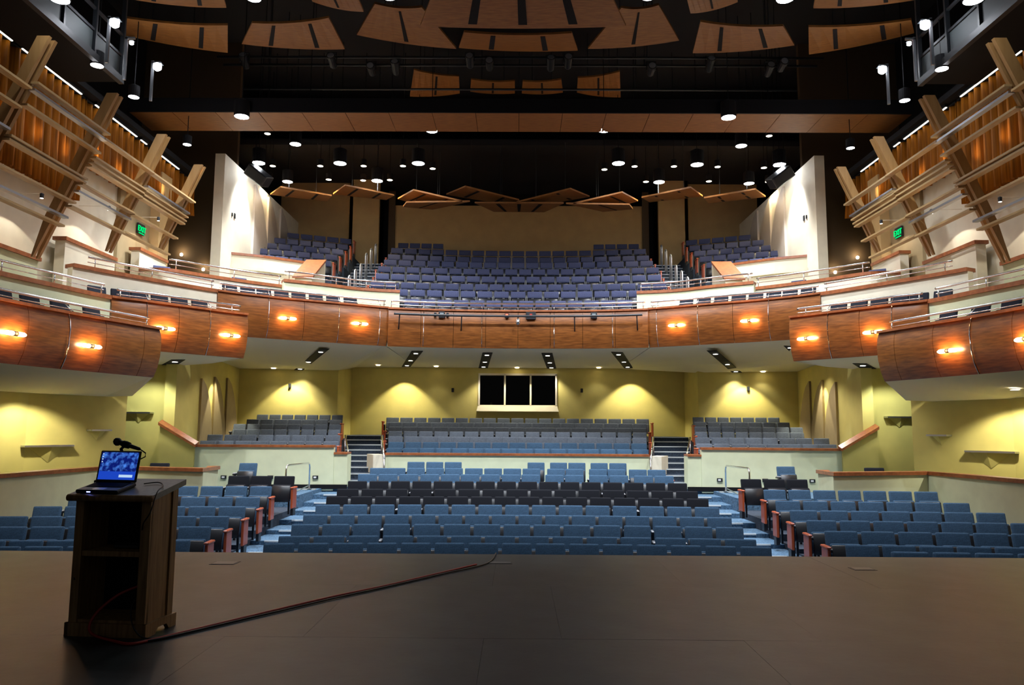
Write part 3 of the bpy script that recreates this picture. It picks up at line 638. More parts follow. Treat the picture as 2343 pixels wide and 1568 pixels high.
for S in (1, -1):
    n_ = side(S)
    xa, xb = (-5.35, -3.3) if S > 0 else (3.3, 5.35)
    obj('tier', MB().box(xa - .1, xb + .1, 32.6, 35, 8.4, 8.95), M['carpetd'], bf)
    row('coollit', (xa, 33.0 if S > 0 else 33.15), (xb, 33.15 if S > 0 else 33.0), 4, 0, 9.83, lambda i, k: 'dark balcony seat, %s of four at the top %s corner of centre balcony' % (ORD[i + 1], n_), 'balcony_seat', 'balcony seat', 'top corner seats of the centre balcony')
    # side block
    so = struct('floor_balcony_side_' + n_, None, None, 'dark stepped floor of the %s balcony block' % n_)
    BS = [(561, 576, 28.1, 761, 595, 29.4, 6), (582, 563, 28.95, 776, 582, 30.2, 6), (605, 552, 29.8, 789, 569, 31.0, 6), (627, 541, 30.6, 800, 557, 31.8, 6), (657, 530, 31.5, 808, 544, 32.6, 5)]
    for r, (p0, y0, Y0, p1, y1, Y1, n) in enumerate(BS):
        a, b = at(p0, y0, Y0), at(p1, y1, Y1); zt = (a.z + b.z) / 2
        obj('tier', MB().poly([mir(p, S) for p in ((min(a.x, -10.0) - .1, Y0 - .6, zt - SH - .6), (b.x + .1, Y1 - .45, zt - SH - .6), (b.x + .1, 34.5, zt - SH - .6), (-10.2, 34.5, zt - SH - .6))], (0, 0, .6)), M['carpetd'], so)
        A, B = Vector((a.x * S, Y0)), Vector((b.x * S, Y1))
        if S < 0: A, B = B, A
        row('coollit', A, B, n, 0, zt, lambda i, k, r=r: RW(i, k, 'indigo tinted blue balcony', r + 1, n_ + ' balcony block'), 'balcony_seat', 'balcony seat', 'seats of the %s balcony block' % n_)
        end_panel((( b.x + .06) * S, Y1, zt - SH), 0, 'red wood end panel on stair end of row %s in the %s balcony block' % (ORD[r + 1], n_), 'end panels of the balcony', .72)
    # parapet of the side block
    e = V2((-10.4, 26.4), (-9.2, 27.0), (-7.9, 28.0), (-7.25, 28.1))
    pe = walled('wall_parapet_' + n_, mpath(e, S), 5.6, ZE - .05, .2, M['beige'], 'cream parapet with wood cap in front of the %s balcony block' % n_, .3, .07)
    obj('ledge', MB().sweep(mpath(e[:3], S), [(.10, 7.2), (.10, 7.32), (0, 7.32), (0, 7.2)]), M['beige'], pe)
    rk = MB().poly([mir(p, S) for p in ((-7.85, 28.2, 5.6), (-7.85, 28.2, ZE), (-7.85, 27.9, ZE), (-7.85, 26.4, 6.85), (-7.85, 26.4, 5.6))], (.6 * S, 0, 0))
    ro = struct('wall_stair_raking_' + n_, rk, M['beige'], 'cream stair wall with a sloping wood top by the %s balcony stairs' % n_)
    obj('sloping_cap', MB().poly([mir(p, S) for p in ((-7.92, 28.0, ZE + .02), (-7.92, 26.3, 6.84), (-7.92, 26.3, 6.92), (-7.92, 28.0, ZE + .1))], (.74 * S, 0, 0)), M['cap'], ro)
    # stairs
    ss = struct('floor_balcony_stairs_' + n_, None, None, 'dark carpeted balcony stairs on the %s' % n_)
    for k in range(17):
        y = 26.2 + k * .42; z = 5.25 + k * .222
        st = obj('step', MB().box(*sorted((-7.1 * S, -5.5 * S)), y, 34.5, z - .35, z), M['carpetd'], ss)
        obj('nosing', MB().box(*sorted((-7.1 * S, -5.5 * S)), y - .006, y + .02, z - .012, z + .003), M['satin'], st)
    for k in range(7):
        y = 26.9 + k * 1.0; z = 5.25 + (int((y - 26.2) / .42)) * .222; x = -6.3 - .0 * k
        t = thing('stair_handrail', 'polished steel hoop handrail, %s up the %s balcony stairs' % (ORD[k + 1], n_), 'handrail', (0, 0, 0), 0, 'hoop handrails on the balcony stairs')
        hp = [(x * S, y, z), (x * S, y, z + .98)] + [(x * S, y + .16 - .16 * math.cos(q), z + 1.0 + .1 * math.sin(q) + .1 * q / 3) for q in (.5, 1.0, 1.57, 2.1, 2.6)] + [(x * S, y + .32, z + 1.08), (x * S, y + .32, z)]
        obj('hoop', MB().tube(hp, .026, 8), M['hoop'], t, True)
        for yy in (y, y + .32): obj('foot_plate', MB().lathe([(.08, 0), (.08, .02), (.04, .05)], (x * S, yy, z), 12), M['chrome'], t)

# ------------------------------------------------------------------ balcony rear and side walls
rw = struct('wall_balcony_rear', None, None, 'tan rear wall of the balcony')
def rsec(x0, x1, y, z0=8, z1=13.0, m='tan'): obj('wall_section', MB().box(x0, x1, y, y + .2, z0, z1), M[m], rw)
rsec(-5.75, 5.75, 34.6, 8, 11.95)
for S in (1, -1):
    n_ = side(S)
    rsec(*sorted((-11 * S, -7.7 * S)), 34.4); rsec(*sorted((-7.7 * S, -6.35 * S)), 33.9)
    obj('wall_section', MB().box(*sorted((-7.7 * S, -7.55 * S)), 33.9, 34.5, 8, 13), M['tan'], rw)
    dr = struct('door_%d' % (1 if S > 0 else 2), MB().box(*sorted((-6.3 * S, -5.8 * S)), 34.9, 34.96, 8, 13), M['black'], 'dark tall doorway at the %s rear of the balcony' % n_)
    obj('door_leaf', MB().box(*sorted((-6.02 * S, -5.72 * S)), 34.5, 34.56, 8.6, 12.6), M['brown'], dr)
    ww = struct('wall_balcony_side_' + n_, MB().box(*sorted((-10.5 * S, -10.16 * S)), 25.5, 34.6, 5.6, 11.05), M['beige'], 'cream side wall of the balcony on the %s' % n_)
    for y0, y1, z0, z1 in ((28.4, 30.2, 7.4, 10.9), (30.0, 31.7, 7.6, 10.9), (31.6, 33.4, 7.8, 10.9)):
        pts = [(-10.16, y0, z0), (-10.16, y0, z1)]
        for k in range(13):
            a_ = k / 12; pts.append((-10.16, y0 + (y1 - y0) * (.04 + .96 * math.sin(math.pi / 2 * min(1.0, a_ * 1.1)) ** .6), z1 + (z0 - z1) * a_))
        obj('sail_panel', MB().poly([mir(p, S) for p in pts], (.08 * S, 0, 0)), M['sailu'], ww)
    sq = thing('light_switch', 'small grey switch plates on the %s white balcony wall' % n_, 'switch plate', mir((-10.15, 26.6, 9.15), S))
    obj('plate', MB().box(-.015, .015, -.06, .06, -.09, .09), M['steel'], sq); obj('second_plate', MB().box(-.015, .015, -.28, -.2, -.08, .04), M['steel'], sq)
    # brown passage
    struct('wall_passage_' + n_, MB().box(*sorted((-14 * S, -10.4 * S)), 27.2, 27.4, 5, 16), M['brown'], 'dark brown wall of the %s balcony passage' % n_)
    # sconces in the passage
    for px, py, lab in ((415, 583, 'upper'), (465, 617, 'lower')):
        p = at(px, py, 27.1)
        t = thing('passage_sconce', 'small warm %s sconce glowing in the dark %s passage' % (lab, n_), 'sconce', mir(p, S), 0, 'small sconces in the passages')
        obj('lamp', MB().lathe([(.02, -.05), (.05, -.03), (.055, .03), (.02, .06)], (0, 0, 0), 12), M['lampw'], t); obj('bracket', MB().box(-.02, .02, 0, .1, -.02, .02), M['steel'], t)
        point('passage_light', mir(p + Vector((0, -.12, .12)), S), 4, WARM, .05)
        
# ------------------------------------------------------------------ side walls with lattice, curtains, gallery
LATX = lambda z: -(9 + (9 - z) * .417)
SL = [(0, 8.185, 'w'), (0, 8.055, 'm'), (0, 7.75, 'w'), (0, 7.135, 'w'), (0, 7.06, 'w'), (0, 6.595, 'w'), (0, 6.255, 'm'), (0, 6.065, 'w'),
      (1, 8.06, 'w'), (1, 7.625, 'w'), (1, 7.525, 'w'), (1, 7.425, 'w'), (1, 7.01, 'w'), (1, 6.845, 'm'), (1, 6.50, 'w'),
      (2, 8.055, 'w'), (2, 7.725, 'm'), (2, 7.61, 'w'), (2, 7.50, 'w'), (2, 7.415, 'w'), (2, 6.99, 'w'), (2, 6.52, 'w'),
      (-1, 8.035, 'w'), (-1, 7.65, 'w'), (-1, 7.225, 'm')]
BAY = {-1: (11.4, 13.9), 0: (13.98, 16.6), 1: (16.5, 18.84), 2: (18.86, 21.36)}
for S in (1, -1):
    n_ = side(S)
    sw = struct('wall_upper_' + n_, MB().box(*sorted((-11.75 * S, -11.6 * S)), 10.5, 23.2, 3.5, 10.6), M['beige'], 'cream upper side wall on the %s behind the boxes' % n_)
    obj('end_pier', MB().box(*sorted((-11.6 * S, -11.2 * S)), 23.2, 23.9, 5, 9.6), M['tan'], sw)
    obj('back_panel', MB().box(*sorted((-11.6 * S, -11.5 * S)), 21.4, 23.2, 5, 8.9), M['sail'], sw)
    lt = thing('lattice_screen', 'raking maple post and slat screen along the %s side wall' % n_, 'screen', (0, 0, 0), 0, 'raking slat screens on the side walls')
    for i, (Yc, zb) in enumerate(((13.95, 4.9), (16.45, 5.3), (18.85, 6.0), (21.1, 6.6), (11.5, 4.9))):
        for dy in (-.13, .05):
            x1, x0 = LATX(9.05), LATX(zb)
            q = [(x1 - .02, Yc + dy, 9.05), (x1 - .26, Yc + dy, 9.05), (LATX(zb + .9) - .26, Yc + dy, zb + .9), (x0 - .12, Yc + dy, zb), (x0 - .08, Yc + dy, zb)]
            obj('raking_post', MB().poly([mir(p, S) for p in q], (0, .085, 0)), M['frame'], lt)
    for k, (b, z, ty) in enumerate(SL):
        y0, y1 = BAY[b]; x = LATX(z)
        if ty == 'w': obj('slat', MB().box(*sorted(((x + .10) * S, (x - .05) * S)), y0 + .0, y1, z - .025, z + .02), M['slat'], lt)
        else: obj('metal_rail', MB().box(*sorted(((x + .09) * S, (x - .03) * S)), y0, y1, z - .03, z + .02), M['satin'], lt)
    # curtains, one cloth per bay, hung in folds
    for b, (y0, y1, zb, lab) in enumerate(((12.4, 18.9, 7.34, 'lowest'), (18.95, 22.3, 8.4, 'middle'), (22.35, 25.6, 8.85, 'farthest'))):
        n = int((y1 - y0) / .035); vs_, fs = [], []
        ph = [random.uniform(-.6, .6) for _ in range(n + 1)]
        for i in range(n + 1):
            y = y0 + (y1 - y0) * i / n; f_ = math.sin(y * 2 * math.pi / .30 + 1.2 * math.sin(y * 1.7)); dx = .11 * f_ + .025 * math.sin(y * 31)
            for z in (zb, zb + .5, 10.05): vs_.append(((-11.32 + dx * (1.15 if z < 9 else .8)) * S, y, z))
        for i in range(n):
            for k in (0, 1): fs.append((i * 3 + k, i * 3 + k + 1, i * 3 + k + 4, i * 3 + k + 3))
        c = thing('curtain', 'gold velvet curtain in the %s bay of the %s side wall' % (lab, n_), 'curtain', (0, 0, 0), 0, 'gold curtains on the side walls')
        cl = obj('cloth', MB().add(vs_, fs), M['velvet'], c, True)
        md = cl.modifiers.new('thick', 'SOLIDIFY'); md.thickness = .012
        obj('track', MB().box(*sorted((-11.42 * S, -11.24 * S)), y0, y1, 10.05, 10.1), M['black'], c)
    # lit edge lines above the curtains
    for k, (ya, yb) in enumerate(((13.0, 15.9), (16.25, 18.6), (19.25, 21.45), (21.7, 22.05), (22.95, 24.25))):
        t = thing('edge_light', 'thin lit edge strip over the %s curtains, %s from the stage' % (n_, ORD[k + 1]), 'strip light', (0, 0, 0), 0, 'lit edge strips over the curtains')
        obj('housing', MB().box(*sorted((-11.2 * S, -11.12 * S)), ya - .02, yb + .02, 10.06, 10.14), M['black'], t); obj('diffuser', MB().box(*sorted((-11.19 * S, -11.15 * S)), ya, yb, 10.04, 10.062), M['led'], t)
    struct('ceiling_side_' + n_, MB().box(*sorted((-11.7 * S, -11.0 * S)), 8, 25.6, 10.14, 10.3), M['black'], 'black gallery underside above the %s curtains' % n_)
    # exit sign
    p = onx(322, 525, -11.45); q = mir(p, S)
    if S < 0: q = Vector((11.45, p.y, p.z))
    t = thing('exit_sign', 'green lit exit sign high on the %s side wall' % n_, 'exit sign', q, 0, 'exit signs')
    obj('housing', MB().box(-.03, .03, -.2, .2, -.16, .16), M['steel'], t)
    fc = bpy.data.curves.new('exit_text', 'FONT'); fc.body = 'EXIT'; fc.size = .24; fc.extrude = .008; fc.align_x = 'CENTER'; fc.align_y = 'CENTER'; fc.materials.append(M['green'])
    tmp = bpy.data.objects.new('lettering_curve', fc); COL.objects.link(tmp); bpy.context.view_layer.update()
    lme = bpy.data.meshes.new_from_object(tmp.evaluated_get(bpy.context.evaluated_depsgraph_get())); bpy.data.objects.remove(tmp)
    lo = bpy.data.objects.new('lettering', lme); COL.objects.link(lo); lo.parent = t
    lo.rotation_euler = (math.pi / 2, 0, math.pi / 2 * S); lo.location = (.042 * S, 0, -.01)
    obj('lit_bar', MB().box(*sorted((.03 * S, .036 * S)), -.17, .17, -.15, -.12), M['green'], t)
    # raking and level stair walls behind the boxes
    for nm, xw, pa, pb, zlow, m, post in (('wall_ramp_near_', -11.3, (-60, 540), (87, 603), 4.0, 'cream', 0), ('wall_ramp_', -11.2, (150, 548), (263, 599), 4.6, 'beige', 1), ('wall_ramp_far_', -11.1, (320, 571), (380, 604), 5.2, 'beige', 1)):
        a, b = onx(*pa, xw), onx(*pb, xw); z = (a.z + b.z) / 2
        y0 = max(a.y, 12)
        wo = struct(nm + n_, MB().box(*sorted(((xw - .25) * S, xw * S)), y0, b.y, zlow, z), M[m], 'cream stair wall with wood cap on the %s side' % n_)
        obj('cap', MB().box(*sorted(((xw - .3) * S, (xw + .05) * S)), y0 - .05, b.y + .05, z, z + .09), M['cap'], wo)
    # wall scallop lamps
    for iw, (Yl, zl) in enumerate(((13.96, 6.2), (16.76, 6.73), (19.56, 7.27), (22.3, 7.75))):
        t = thing('wall_washer', 'small wall washer lamp above the %s cream wall, %s from the stage' % (n_, ORD[iw + 1]), 'wall light', mir((-10.8, Yl, zl + .02), S), 0, 'wall washers of the %s side wall' % n_)
        obj('can', MB().lathe([(.04, 0), (.045, .1), (.02, .12)], (0, 0, 0), 12), M['steel'], t); obj('lens', MB().lathe([(.035, -.004), (.035, 0)], (0, 0, 0), 12), M['lampn'], t)
        obj('arm', MB().tube([(0, 0, .1), (-.8 * S, 0, .12)], .008, 6), M['beige'], t)
        spot('wash_light', mir((-10.8, Yl, zl), S), mir((-10.8, Yl, zl - 3), S), K_ARCH, NEUT, 124, .08, .03)
    # linear wash of the curtains from the metal rails
    for y0, y1, z in ((13.0, 18.6, 8.6), (18.9, 22.2, 8.9), (22.4, 25.2, 9.2)):
        n = max(2, int((y1 - y0) / 1.1))
        for k in range(n):
            y = y0 + (y1 - y0) * (k + .5) / n
            spot('curtain_light', mir((-10.8, y + .2, z - .15), S), mir((-11.35, y, z - .1), S), K_CURT, (1, .66, .26), 84, .9, .04)
    # side gallery rail
    gl = thing('side_gallery', 'black steel lighting gallery with grey rail panels high on the %s' % n_, 'gallery', (0, 0, 0), 0, 'lighting galleries')
    y0, y1, gx = 12.5, 17.75, -9.7
    gb = lambda a, b, *r: MB().box(*sorted(((gx + a) * S, (gx + b) * S)), *r)
    obj('deck_edge', gb(-.06, .06, y0, y1, 9.92, 10.08), M['steel'], gl)
    obj('deck', gb(-1.35, -.06, y0, y1, 9.98, 10.05), M['black'], gl)
    for zz in (10.58, 11.1): obj('rail', gb(-.04, .02, y0, y1, zz, zz + .06), M['steel'], gl)
    for k in range(5):
        y = y1 - .04 - k * 1.2; obj('post', gb(-.05, .05, y - .06, y, 9.96, 12.2), M['steel'], gl)
        if k: obj('rail_panel', gb(-.02, .0, y + .02, y + 1.1, 10.12, 10.56), M['mesh'], gl)
# handrails
for S in (1, -1):
    n_ = side(S)
    t = thing('aisle_handrail', 'square steel hoop handrail by the %s cross aisle' % n_, 'handrail', (0, 0, 0), 0, 'aisle handrails')
    a0, a1 = Vector((-6.16, 20.6, -.30)), Vector((-5.96, 22.2, -.12)); r_ = .12; dn = Vector((0, 0, -.18))
    f_ = lambda p: mir(p, S)
    top = .92
    obj('hoop', MB().tube([f_(a0), f_(a0 + Vector((0, 0, top - r_))), f_(a0 + Vector((0, .04, top - .03))), f_(a0 + Vector((0, r_, top))), f_(a1 + dn + Vector((0, -r_, top))), f_(a1 + dn + Vector((0, -.04, top - .03))), f_(a1 + dn + Vector((0, 0, top - r_))), f_(a1)], .024, 8), M['chrome'], t, True)
    obj('lower_bar', MB().tube([f_(a0 + Vector((0, 0, .1))), f_(a1 + Vector((0, 0, .1)))], .016, 6), M['chrome'], t, True)
    for q in (a0, a1): obj('foot_plate', MB().lathe([(.07, 0), (.07, .02), (.03, .03)], f_(q), 10), M['chrome'], t)
    struct('wall_kerb_' + n_, MB().poly([mir(p, S) for p in ((-5.80, 20.45, -1.2), (-5.80, 22.4, -1.2), (-5.80, 22.4, -.12), (-5.80, 20.45, -.30))], (-.5 * S, 0, 0)), M['conc'], 'grey concrete kerb under the %s aisle handrail' % n_)
    for lab, xx, x2 in (('outer', -5.05, -5.75), ('inner', -4.0, -4.53)):
        t = thing('stair_rail', 'straight raking steel handrail on the %s side of the %s parterre stairs' % (lab, n_), 'handrail', (0, 0, 0), 0, 'parterre stair handrails')
        obj('rail', MB().tube([mir((xx, 23.2, .72), S), mir((x2, 25.7, 1.38), S)], .028, 8), M['chrome'], t, True)
        obj('post', MB().tube([mir((xx, 23.2, -.0), S), mir((xx, 23.2, .72), S)], .02, 8), M['chrome'], t, True)
        obj('post', MB().tube([mir((x2, 25.7, .3), S), mir((x2, 25.7, 1.38), S)], .02, 8), M['chrome'], t, True)
    for k, px in enumerate((508, 613, 715)):
        p = at(px, 1084, 22.4)
        t = thing('wall_outlet', 'black framed wall plate on the %s parterre wall, %s from the box' % (n_, ORD[k + 1]), 'wall plate', mir((p.x, 22.5 + (p.x + 9.42) * .075 - .03, .18), S), .075 * S, 'plates on the parterre walls')
        obj('plate', MB().box(-.08, .08, -.015, .015, -.05, .05), M['plastic'], t); obj('insert', MB().box(-.05, .03, -.02, -.014, -.025, .025), M['white'], t)
for px, py, Y, lab in ((663, 883, 29.6, 'left side wall section'), (1036, 893, 31.4, 'wall left of the booth window'), (1331, 894, 31.4, 'wall right of the booth window'), (1712, 890, 29.6, 'right side wall section')):
    p = at(px, py, Y); t = thing('surround_speaker', 'small black surround speaker on the yellow %s' % lab, 'loudspeaker', p, 0, 'small speakers on the yellow wall')
    obj('cabinet', rbox(.1, .09, .17, .012, 1), M['plastic'], t); obj('mount', MB().box(-.02, .02, .04, .12, -.03, .03), M['steel'], t)

# ------------------------------------------------------------------ overhead: catwalk, reflectors, pipes, lamps
cw = struct('trim_1', None, None, 'long wood clad underside of the lighting catwalk')
ya, yb, zc = 21.9, 23.35, 11.0
for k in range(-9, 9):
    obj('clad_panel', MB().poly([((k + .006) * 1.3, ya, zc), ((k + .994) * 1.3, ya, zc), ((k + .994) * 1.3, yb, zc), ((k + .006) * 1.3, yb, zc)], (0, 0, .06)), M['cloud'], cw)
obj('catwalk_body', MB().box(-11.7, 11.7, ya, yb, zc + .07, zc + .4), M['black'], cw)
obj('front_edge', MB().box(-11.7, 11.7, ya - .06, ya, zc - .01, zc + .42), M['black'], cw)
def reflector(pts, label, slots=2, group='ceiling reflectors', bow=.12, n=8):
    """pts: near-left, near-right, far-right, far-left as (px, py, Y)"""
    P = [at(*p) for p in pts]; t = thing('acoustic_reflector', label, 'reflector', (0, 0, 0), 0, group)
    vs_ = []
    def sp(u, v): 
        q = P[0].lerp(P[1], u).lerp(P[3].lerp(P[2], u), v); q = q + Vector((0, bow * 4 * u * (1 - u) * (1), 0)); return q
    for v in (0, 1):
        for i in range(n + 1): vs_.append(sp(i / n, v))
    m = 2 * (n + 1); top = [p + Vector((0, 0, .06)) for p in vs_]
    fs = [(i, i + 1, n + 2 + i, n + 1 + i) for i in range(n)]; fs += [tuple(m + q for q in f) for f in fs]
    fs += [(i, i + 1, m + i + 1, m + i) for i in range(n)] + [(n + 1 + i, n + 2 + i, m + n + 2 + i, m + n + 1 + i) for i in range(n)] + [(0, n + 1, m + n + 1, m), (n, 2 * n + 1, m + 2 * n + 1, m + n)]
    obj('wood_panel', MB().add(vs_ + top, fs), M['cloud'], t)
    for k in range(slots):
        u = (k + 1) / (slots + 1) if slots != 2 else (.27, .73)[k]; du = .022
        q = [sp(u - du, .08), sp(u + du, .08), sp(u + du, .92), sp(u - du, .92)]
        obj('slot', MB().poly([p - Vector((0, 0, .012)) for p in q], (0, 0, .01)), M['black'], t)
    c = sp(.5, .5)
    for u in (.25, .75): obj('hanger', MB().tube([sp(u, .5) + Vector((0, 0, .05)), sp(u, .5) + Vector((0, 0, 2.2))], .012, 5), M['steel'], t)
YN, YF = 18.7, 20.3
reflector([(290, 42, YN), (521, 58, YN), (521, 121, YF), (281, 80, YF)], 'outer left reddish wood reflector in the near row')
reflector([(577, 53, YN), (752, 41, YN), (789, 113, YF), (553, 101, YF)], 'reddish wood reflector second from the left in near row')
reflector([(1603, 50, YN), (1792, 60, YN), (1818, 104, YF), (1585, 122, YF)], 'reddish wood reflector second from the right in near row')
reflector([(1850, 62, YN), (2085, 46, YN), (2092, 76, YF), (1851, 125, YF)], 'outer right reddish wood reflector in the near row')
reflector([(858, 9, YN), (965, 17, YN), (1044, 112, YF), (816, 80, YF)], 'wood reflector wing joining the centre fan on the left', 1)
reflector([(1422, 18, YN), (1507, 12, YN), (1554, 93, YF), (1345, 112, YF)], 'wood reflector wing joining the centre fan on the right', 1)
reflector([(1062, 74, YN), (1308, 76, YN), (1322, 116, YF), (1050, 110, YF)], 'narrow wood reflector behind the centre fan', 2)
reflector([(1010, -70, 16.6), (1370, -70, 16.6), (1432, 60, 18.5), (962, 60, 18.5)], 'large centre fan wood reflector with three slots', 3)
reflector([(290, -60, 16.5), (500, -50, 16.5), (518, 18, 18.2), (285, -4, 18.2)], 'wood reflector cut by the top edge on the left')
reflector([(690, -45, 16.5), (800, -50, 16.5), (832, 27, 18.2), (715, 4, 18.2)], 'small wood reflector at top edge left of the centre fan', 1)
reflector([(1560, -50, 16.5), (1680, -50, 16.5), (1688, 5, 18.2), (1580, 31, 18.2)], 'small wood reflector at top edge right of the centre fan', 1)
reflector([(1875, -60, 16.5), (2080, -60, 16.5), (2095, 0, 18.2), (1861, 19, 18.2)], 'wood reflector cut by the top edge on the right')
for i, q in enumerate(([(947, 160, 25.5), (1050, 175, 25.5), (1052, 214, 27.2), (938, 221, 27.2)], [(1078, 182, 25.5), (1178, 186, 25.5), (1178, 214, 27.2), (1076, 210, 27.2)], [(1196, 186, 25.5), (1284, 182, 25.5), (1288, 212, 27.2), (1194, 214, 27.2)], [(1322, 178, 25.5), (1418, 164, 25.5), (1420, 223, 27.2), (1320, 212, 27.2)])):
    reflector(q, 'dim wood reflector seen beyond the dark truss, %s from the left' % ORD[i + 1], 1, 'reflectors beyond the truss')
QN, QF = 28.6, 29.9
for S in (1, -1):
    mx_ = lambda q: [((x if S > 0 else 2370 - x), y + (0 if S > 0 else 5), Y) for x, y, Y in q]
    fl_ = lambda q: q if S > 0 else [q[1], q[0], q[3], q[2]]
    for lab, q in (('outermost', [(642, 429, QN), (759, 449, QN), (748, 461, QF), (618, 446, QF)]), ('second', [(790, 425, QN), (902, 448, QN), (884, 458, QF), (762, 445, QF)]),
                   ('third', [(946, 436, QN), (1058, 462, QN), (994, 479, QF), (910, 456, QF)]), ('innermost', [(1065, 428, QN), (1188, 459, QN), (1170, 471, QF), (1021, 446, QF)])):
        reflector(fl_(mx_(q)), 'wood reflector hung over the rear balcony, %s on the %s' % (lab, side(S)), 2, 'reflectors over the rear balcony', .0, 2)
    reflector(fl_(mx_([(930, 464, QN), (1075, 462, QN), (990, 480, QF), (922, 474, QF)])), 'low dark wood reflector under the V panels on the %s' % side(S), 1, 'reflectors over the rear balcony', 0, 2)
reflector([(1086, 465, QN), (1290, 466, QN), (1245, 486, QF), (1130, 485, QF)], 'centre wood reflector hung over the rear balcony', 3, 'reflectors over the rear balcony', 0, 2)
for k, (px, y0) in enumerate(((0, 132), (0, 150), (0, 205))):
    p = onz(1184, y0, 13.2); t = thing('lighting_pipe', 'dark steel lighting pipe across the black void, %s from the top' % ORD[k + 1], 'pipe', (0, 0, 0), 0, 'lighting pipes')
    obj('pipe', MB().tube([(-9.5, p.y, 13.2), (9.5, p.y, 13.2)], .04, 8), M['steel'], t, True)
    for x in (-8, -4, 0, 4, 8): obj('hanger', MB().tube([(x, p.y, 13.2), (x, p.y, 16)], .015, 5), M['steel'], t)
for k, (px, py) in enumerate(((560, 140), (760, 140), (850, 160), (905, 155), (1075, 140), (1120, 148), (1260, 146), (1300, 142), (1490, 160), (1625, 148), (1760, 160), (1790, 150))):
    p = onz(px, py, 13.0); t = thing('stage_spotlight', 'dim black stage spotlight on the dark truss, %s from the left' % ORD[k + 1], 'spotlight', p, 0, 'unlit spotlights on the truss')
    Mx = Matrix.Rotation(math.radians(60 + 10 * (k % 3)), 3, 'X')
    obj('body', MB().lathe([(.07, -.25), (.11, -.2), (.12, .1), (.14, .22), (.13, .24)], (0, 0, 0), 12, Mx), M['steel'], t); obj('yoke', MB().box(-.15, -.13, -.02, .02, -.02, .28).box(.13, .15, -.02, .02, -.02, .28).box(-.15, .15, -.02, .02, .26, .28), M['steel'], t)
    obj('lens', MB().lathe([(.11, .241), (.10, .25)], (0, 0, 0), 12, Mx), M['armcap'], t)

def pendant(px, py, z, r, label, cool=True, k=1.0, stem=3.0, ang=96, lean=0):
    p = onz(px, py, z); t = thing('pendant_downlight' if cool else 'recessed_downlight', label, 'downlight', p, 0, 'bright house downlights' if cool else 'small warm downlights')
    obj('can', MB().lathe([(r, 0), (r * 1.06, .02), (r * 1.06, r * 2.2), (r * .5, r * 2.5)], (0, 0, 0), 18), M['black'], t, False)
    obj('lens', MB().lathe([(r * .2, -.012 - r * .1), (r * .75, -.01 - r * .04), (r * .97, -.004)], (0, 0, 0), 18), M['lampc'] if cool else M['lampw'], t)
    obj('stem', MB().tube([(0, 0, r * 2.3), (0, 0, (12.96 if p.y > 29.62 else 16.0) - p.z)], .012, 5), M['black'], t)
    if k: spot('house_light', p + Vector((0, 0, -.06 - r * .2)), p + Vector((0, lean, -6)), (K_HOUSE if cool else 62) * k, COOL if cool else WARM, ang if cool else 112, .6, r * .5)
HL = [((592, 373), 11.3, .23, 1.3), ((778, 374), 11.3, .23, .6), ((957, 374), 11.3, .23, .5), ((863, 414), 11.3, .22, .3), ((658, 416), 11.3, .2, .35), ((1415, 374), 11.3, .23, .5), ((1595, 377), 11.3, .23, .6), ((1783, 377), 11.3, .23, 1.3), ((1508, 417), 11.3, .22, .3), ((1714, 420), 11.3, .2, .35),
      ((553, 267), 10.8, .21, 2.0), ((676, 330), 11.3, .19, 1), ((988, 300), 11.03, .18, 1.5), ((1382, 299), 11.03, .18, 1.5), ((1667, 269), 10.8, .21, 2.0), ((1696, 334), 11.3, .19, 1),
      ((428, 331), 10.1, .12, .5), ((1946, 339), 10.1, .12, .5), ((306, 222), 10.1, .13, .5), ((222, 150), 9.9, .14, .4), ((2155, 158), 9.9, .14, .4), ((2070, 230), 10.1, .13, .5),
      ((136, -2), 9.5, .18, .3), ((580, -4), 11.3, .17, 2.0), ((890, -8), 11.3, .17, 2.0), ((1483, -8), 11.3, .17, 2.0), ((1797, -3), 11.3, .2, 2.0), ((2228, 0), 9.5, .18, .3)]
for i, (x, y) in enumerate(((-6.6, 13.2), (-2.4, 12.8), (2.4, 12.8), (6.6, 13.2))):  # unseen lamps added to brighten the front stalls rows
    v = RM.transposed() @ Vector((x, y, 11.3 - CZ)); px, py = W / 2 - F * v.x / v.z, H / 2 + F * v.y / v.z
    pendant(px, py, 11.3, .2, 'added unseen downlight over the front stalls, %s from the left, above the view' % ORD[i + 1], True, 1.4, 3.0, 76, 1.6)
NAMEX = lambda px: 'left' if px < 1100 else 'right'
for i, (pp, z, r, k) in enumerate(HL):
    zone = 'over the rear balcony' if pp[1] > 360 else 'below the wood catwalk' if pp[1] > 280 and 480 < pp[0] < 1900 else 'on the wood catwalk line' if pp[1] > 250 and 480 < pp[0] < 1900 else 'beside the curtains' if 100 < pp[1] else 'at the top edge of the picture'
    same = sorted([q[0][0] for q in HL if ('over the rear balcony' if q[0][1] > 360 else 'below the wood catwalk' if q[0][1] > 280 and 480 < q[0][0] < 1900 else 'on the wood catwalk line' if q[0][1] > 250 and 480 < q[0][0] < 1900 else 'beside the curtains' if 100 < q[0][1] else 'at the top edge of the picture') == zone])
    pendant(pp[0], pp[1], z, r, 'bright white downlight %s, %s from the left' % (zone, ORD[same.index(pp[0]) + 1]), True, k, 3.0 if z > 10.5 else .2, 84 if pp[1] > 360 else 52 if z < 10.5 else 104 if pp[1] < 10 else 100, 4.2 if pp[1] < 10 and z > 10.5 else 0)
WL = [(612, 306), (709, 258), (1760, 311), (624, 380), (733, 380), (832, 380), (922, 380), (616, 410), (752, 411), (831, 413), (892, 412), (990, 386), (1383, 388), (1478, 416), (1542, 381), (1622, 415), (1642, 382), (1748, 384), (1757, 416), (1452, 381)]
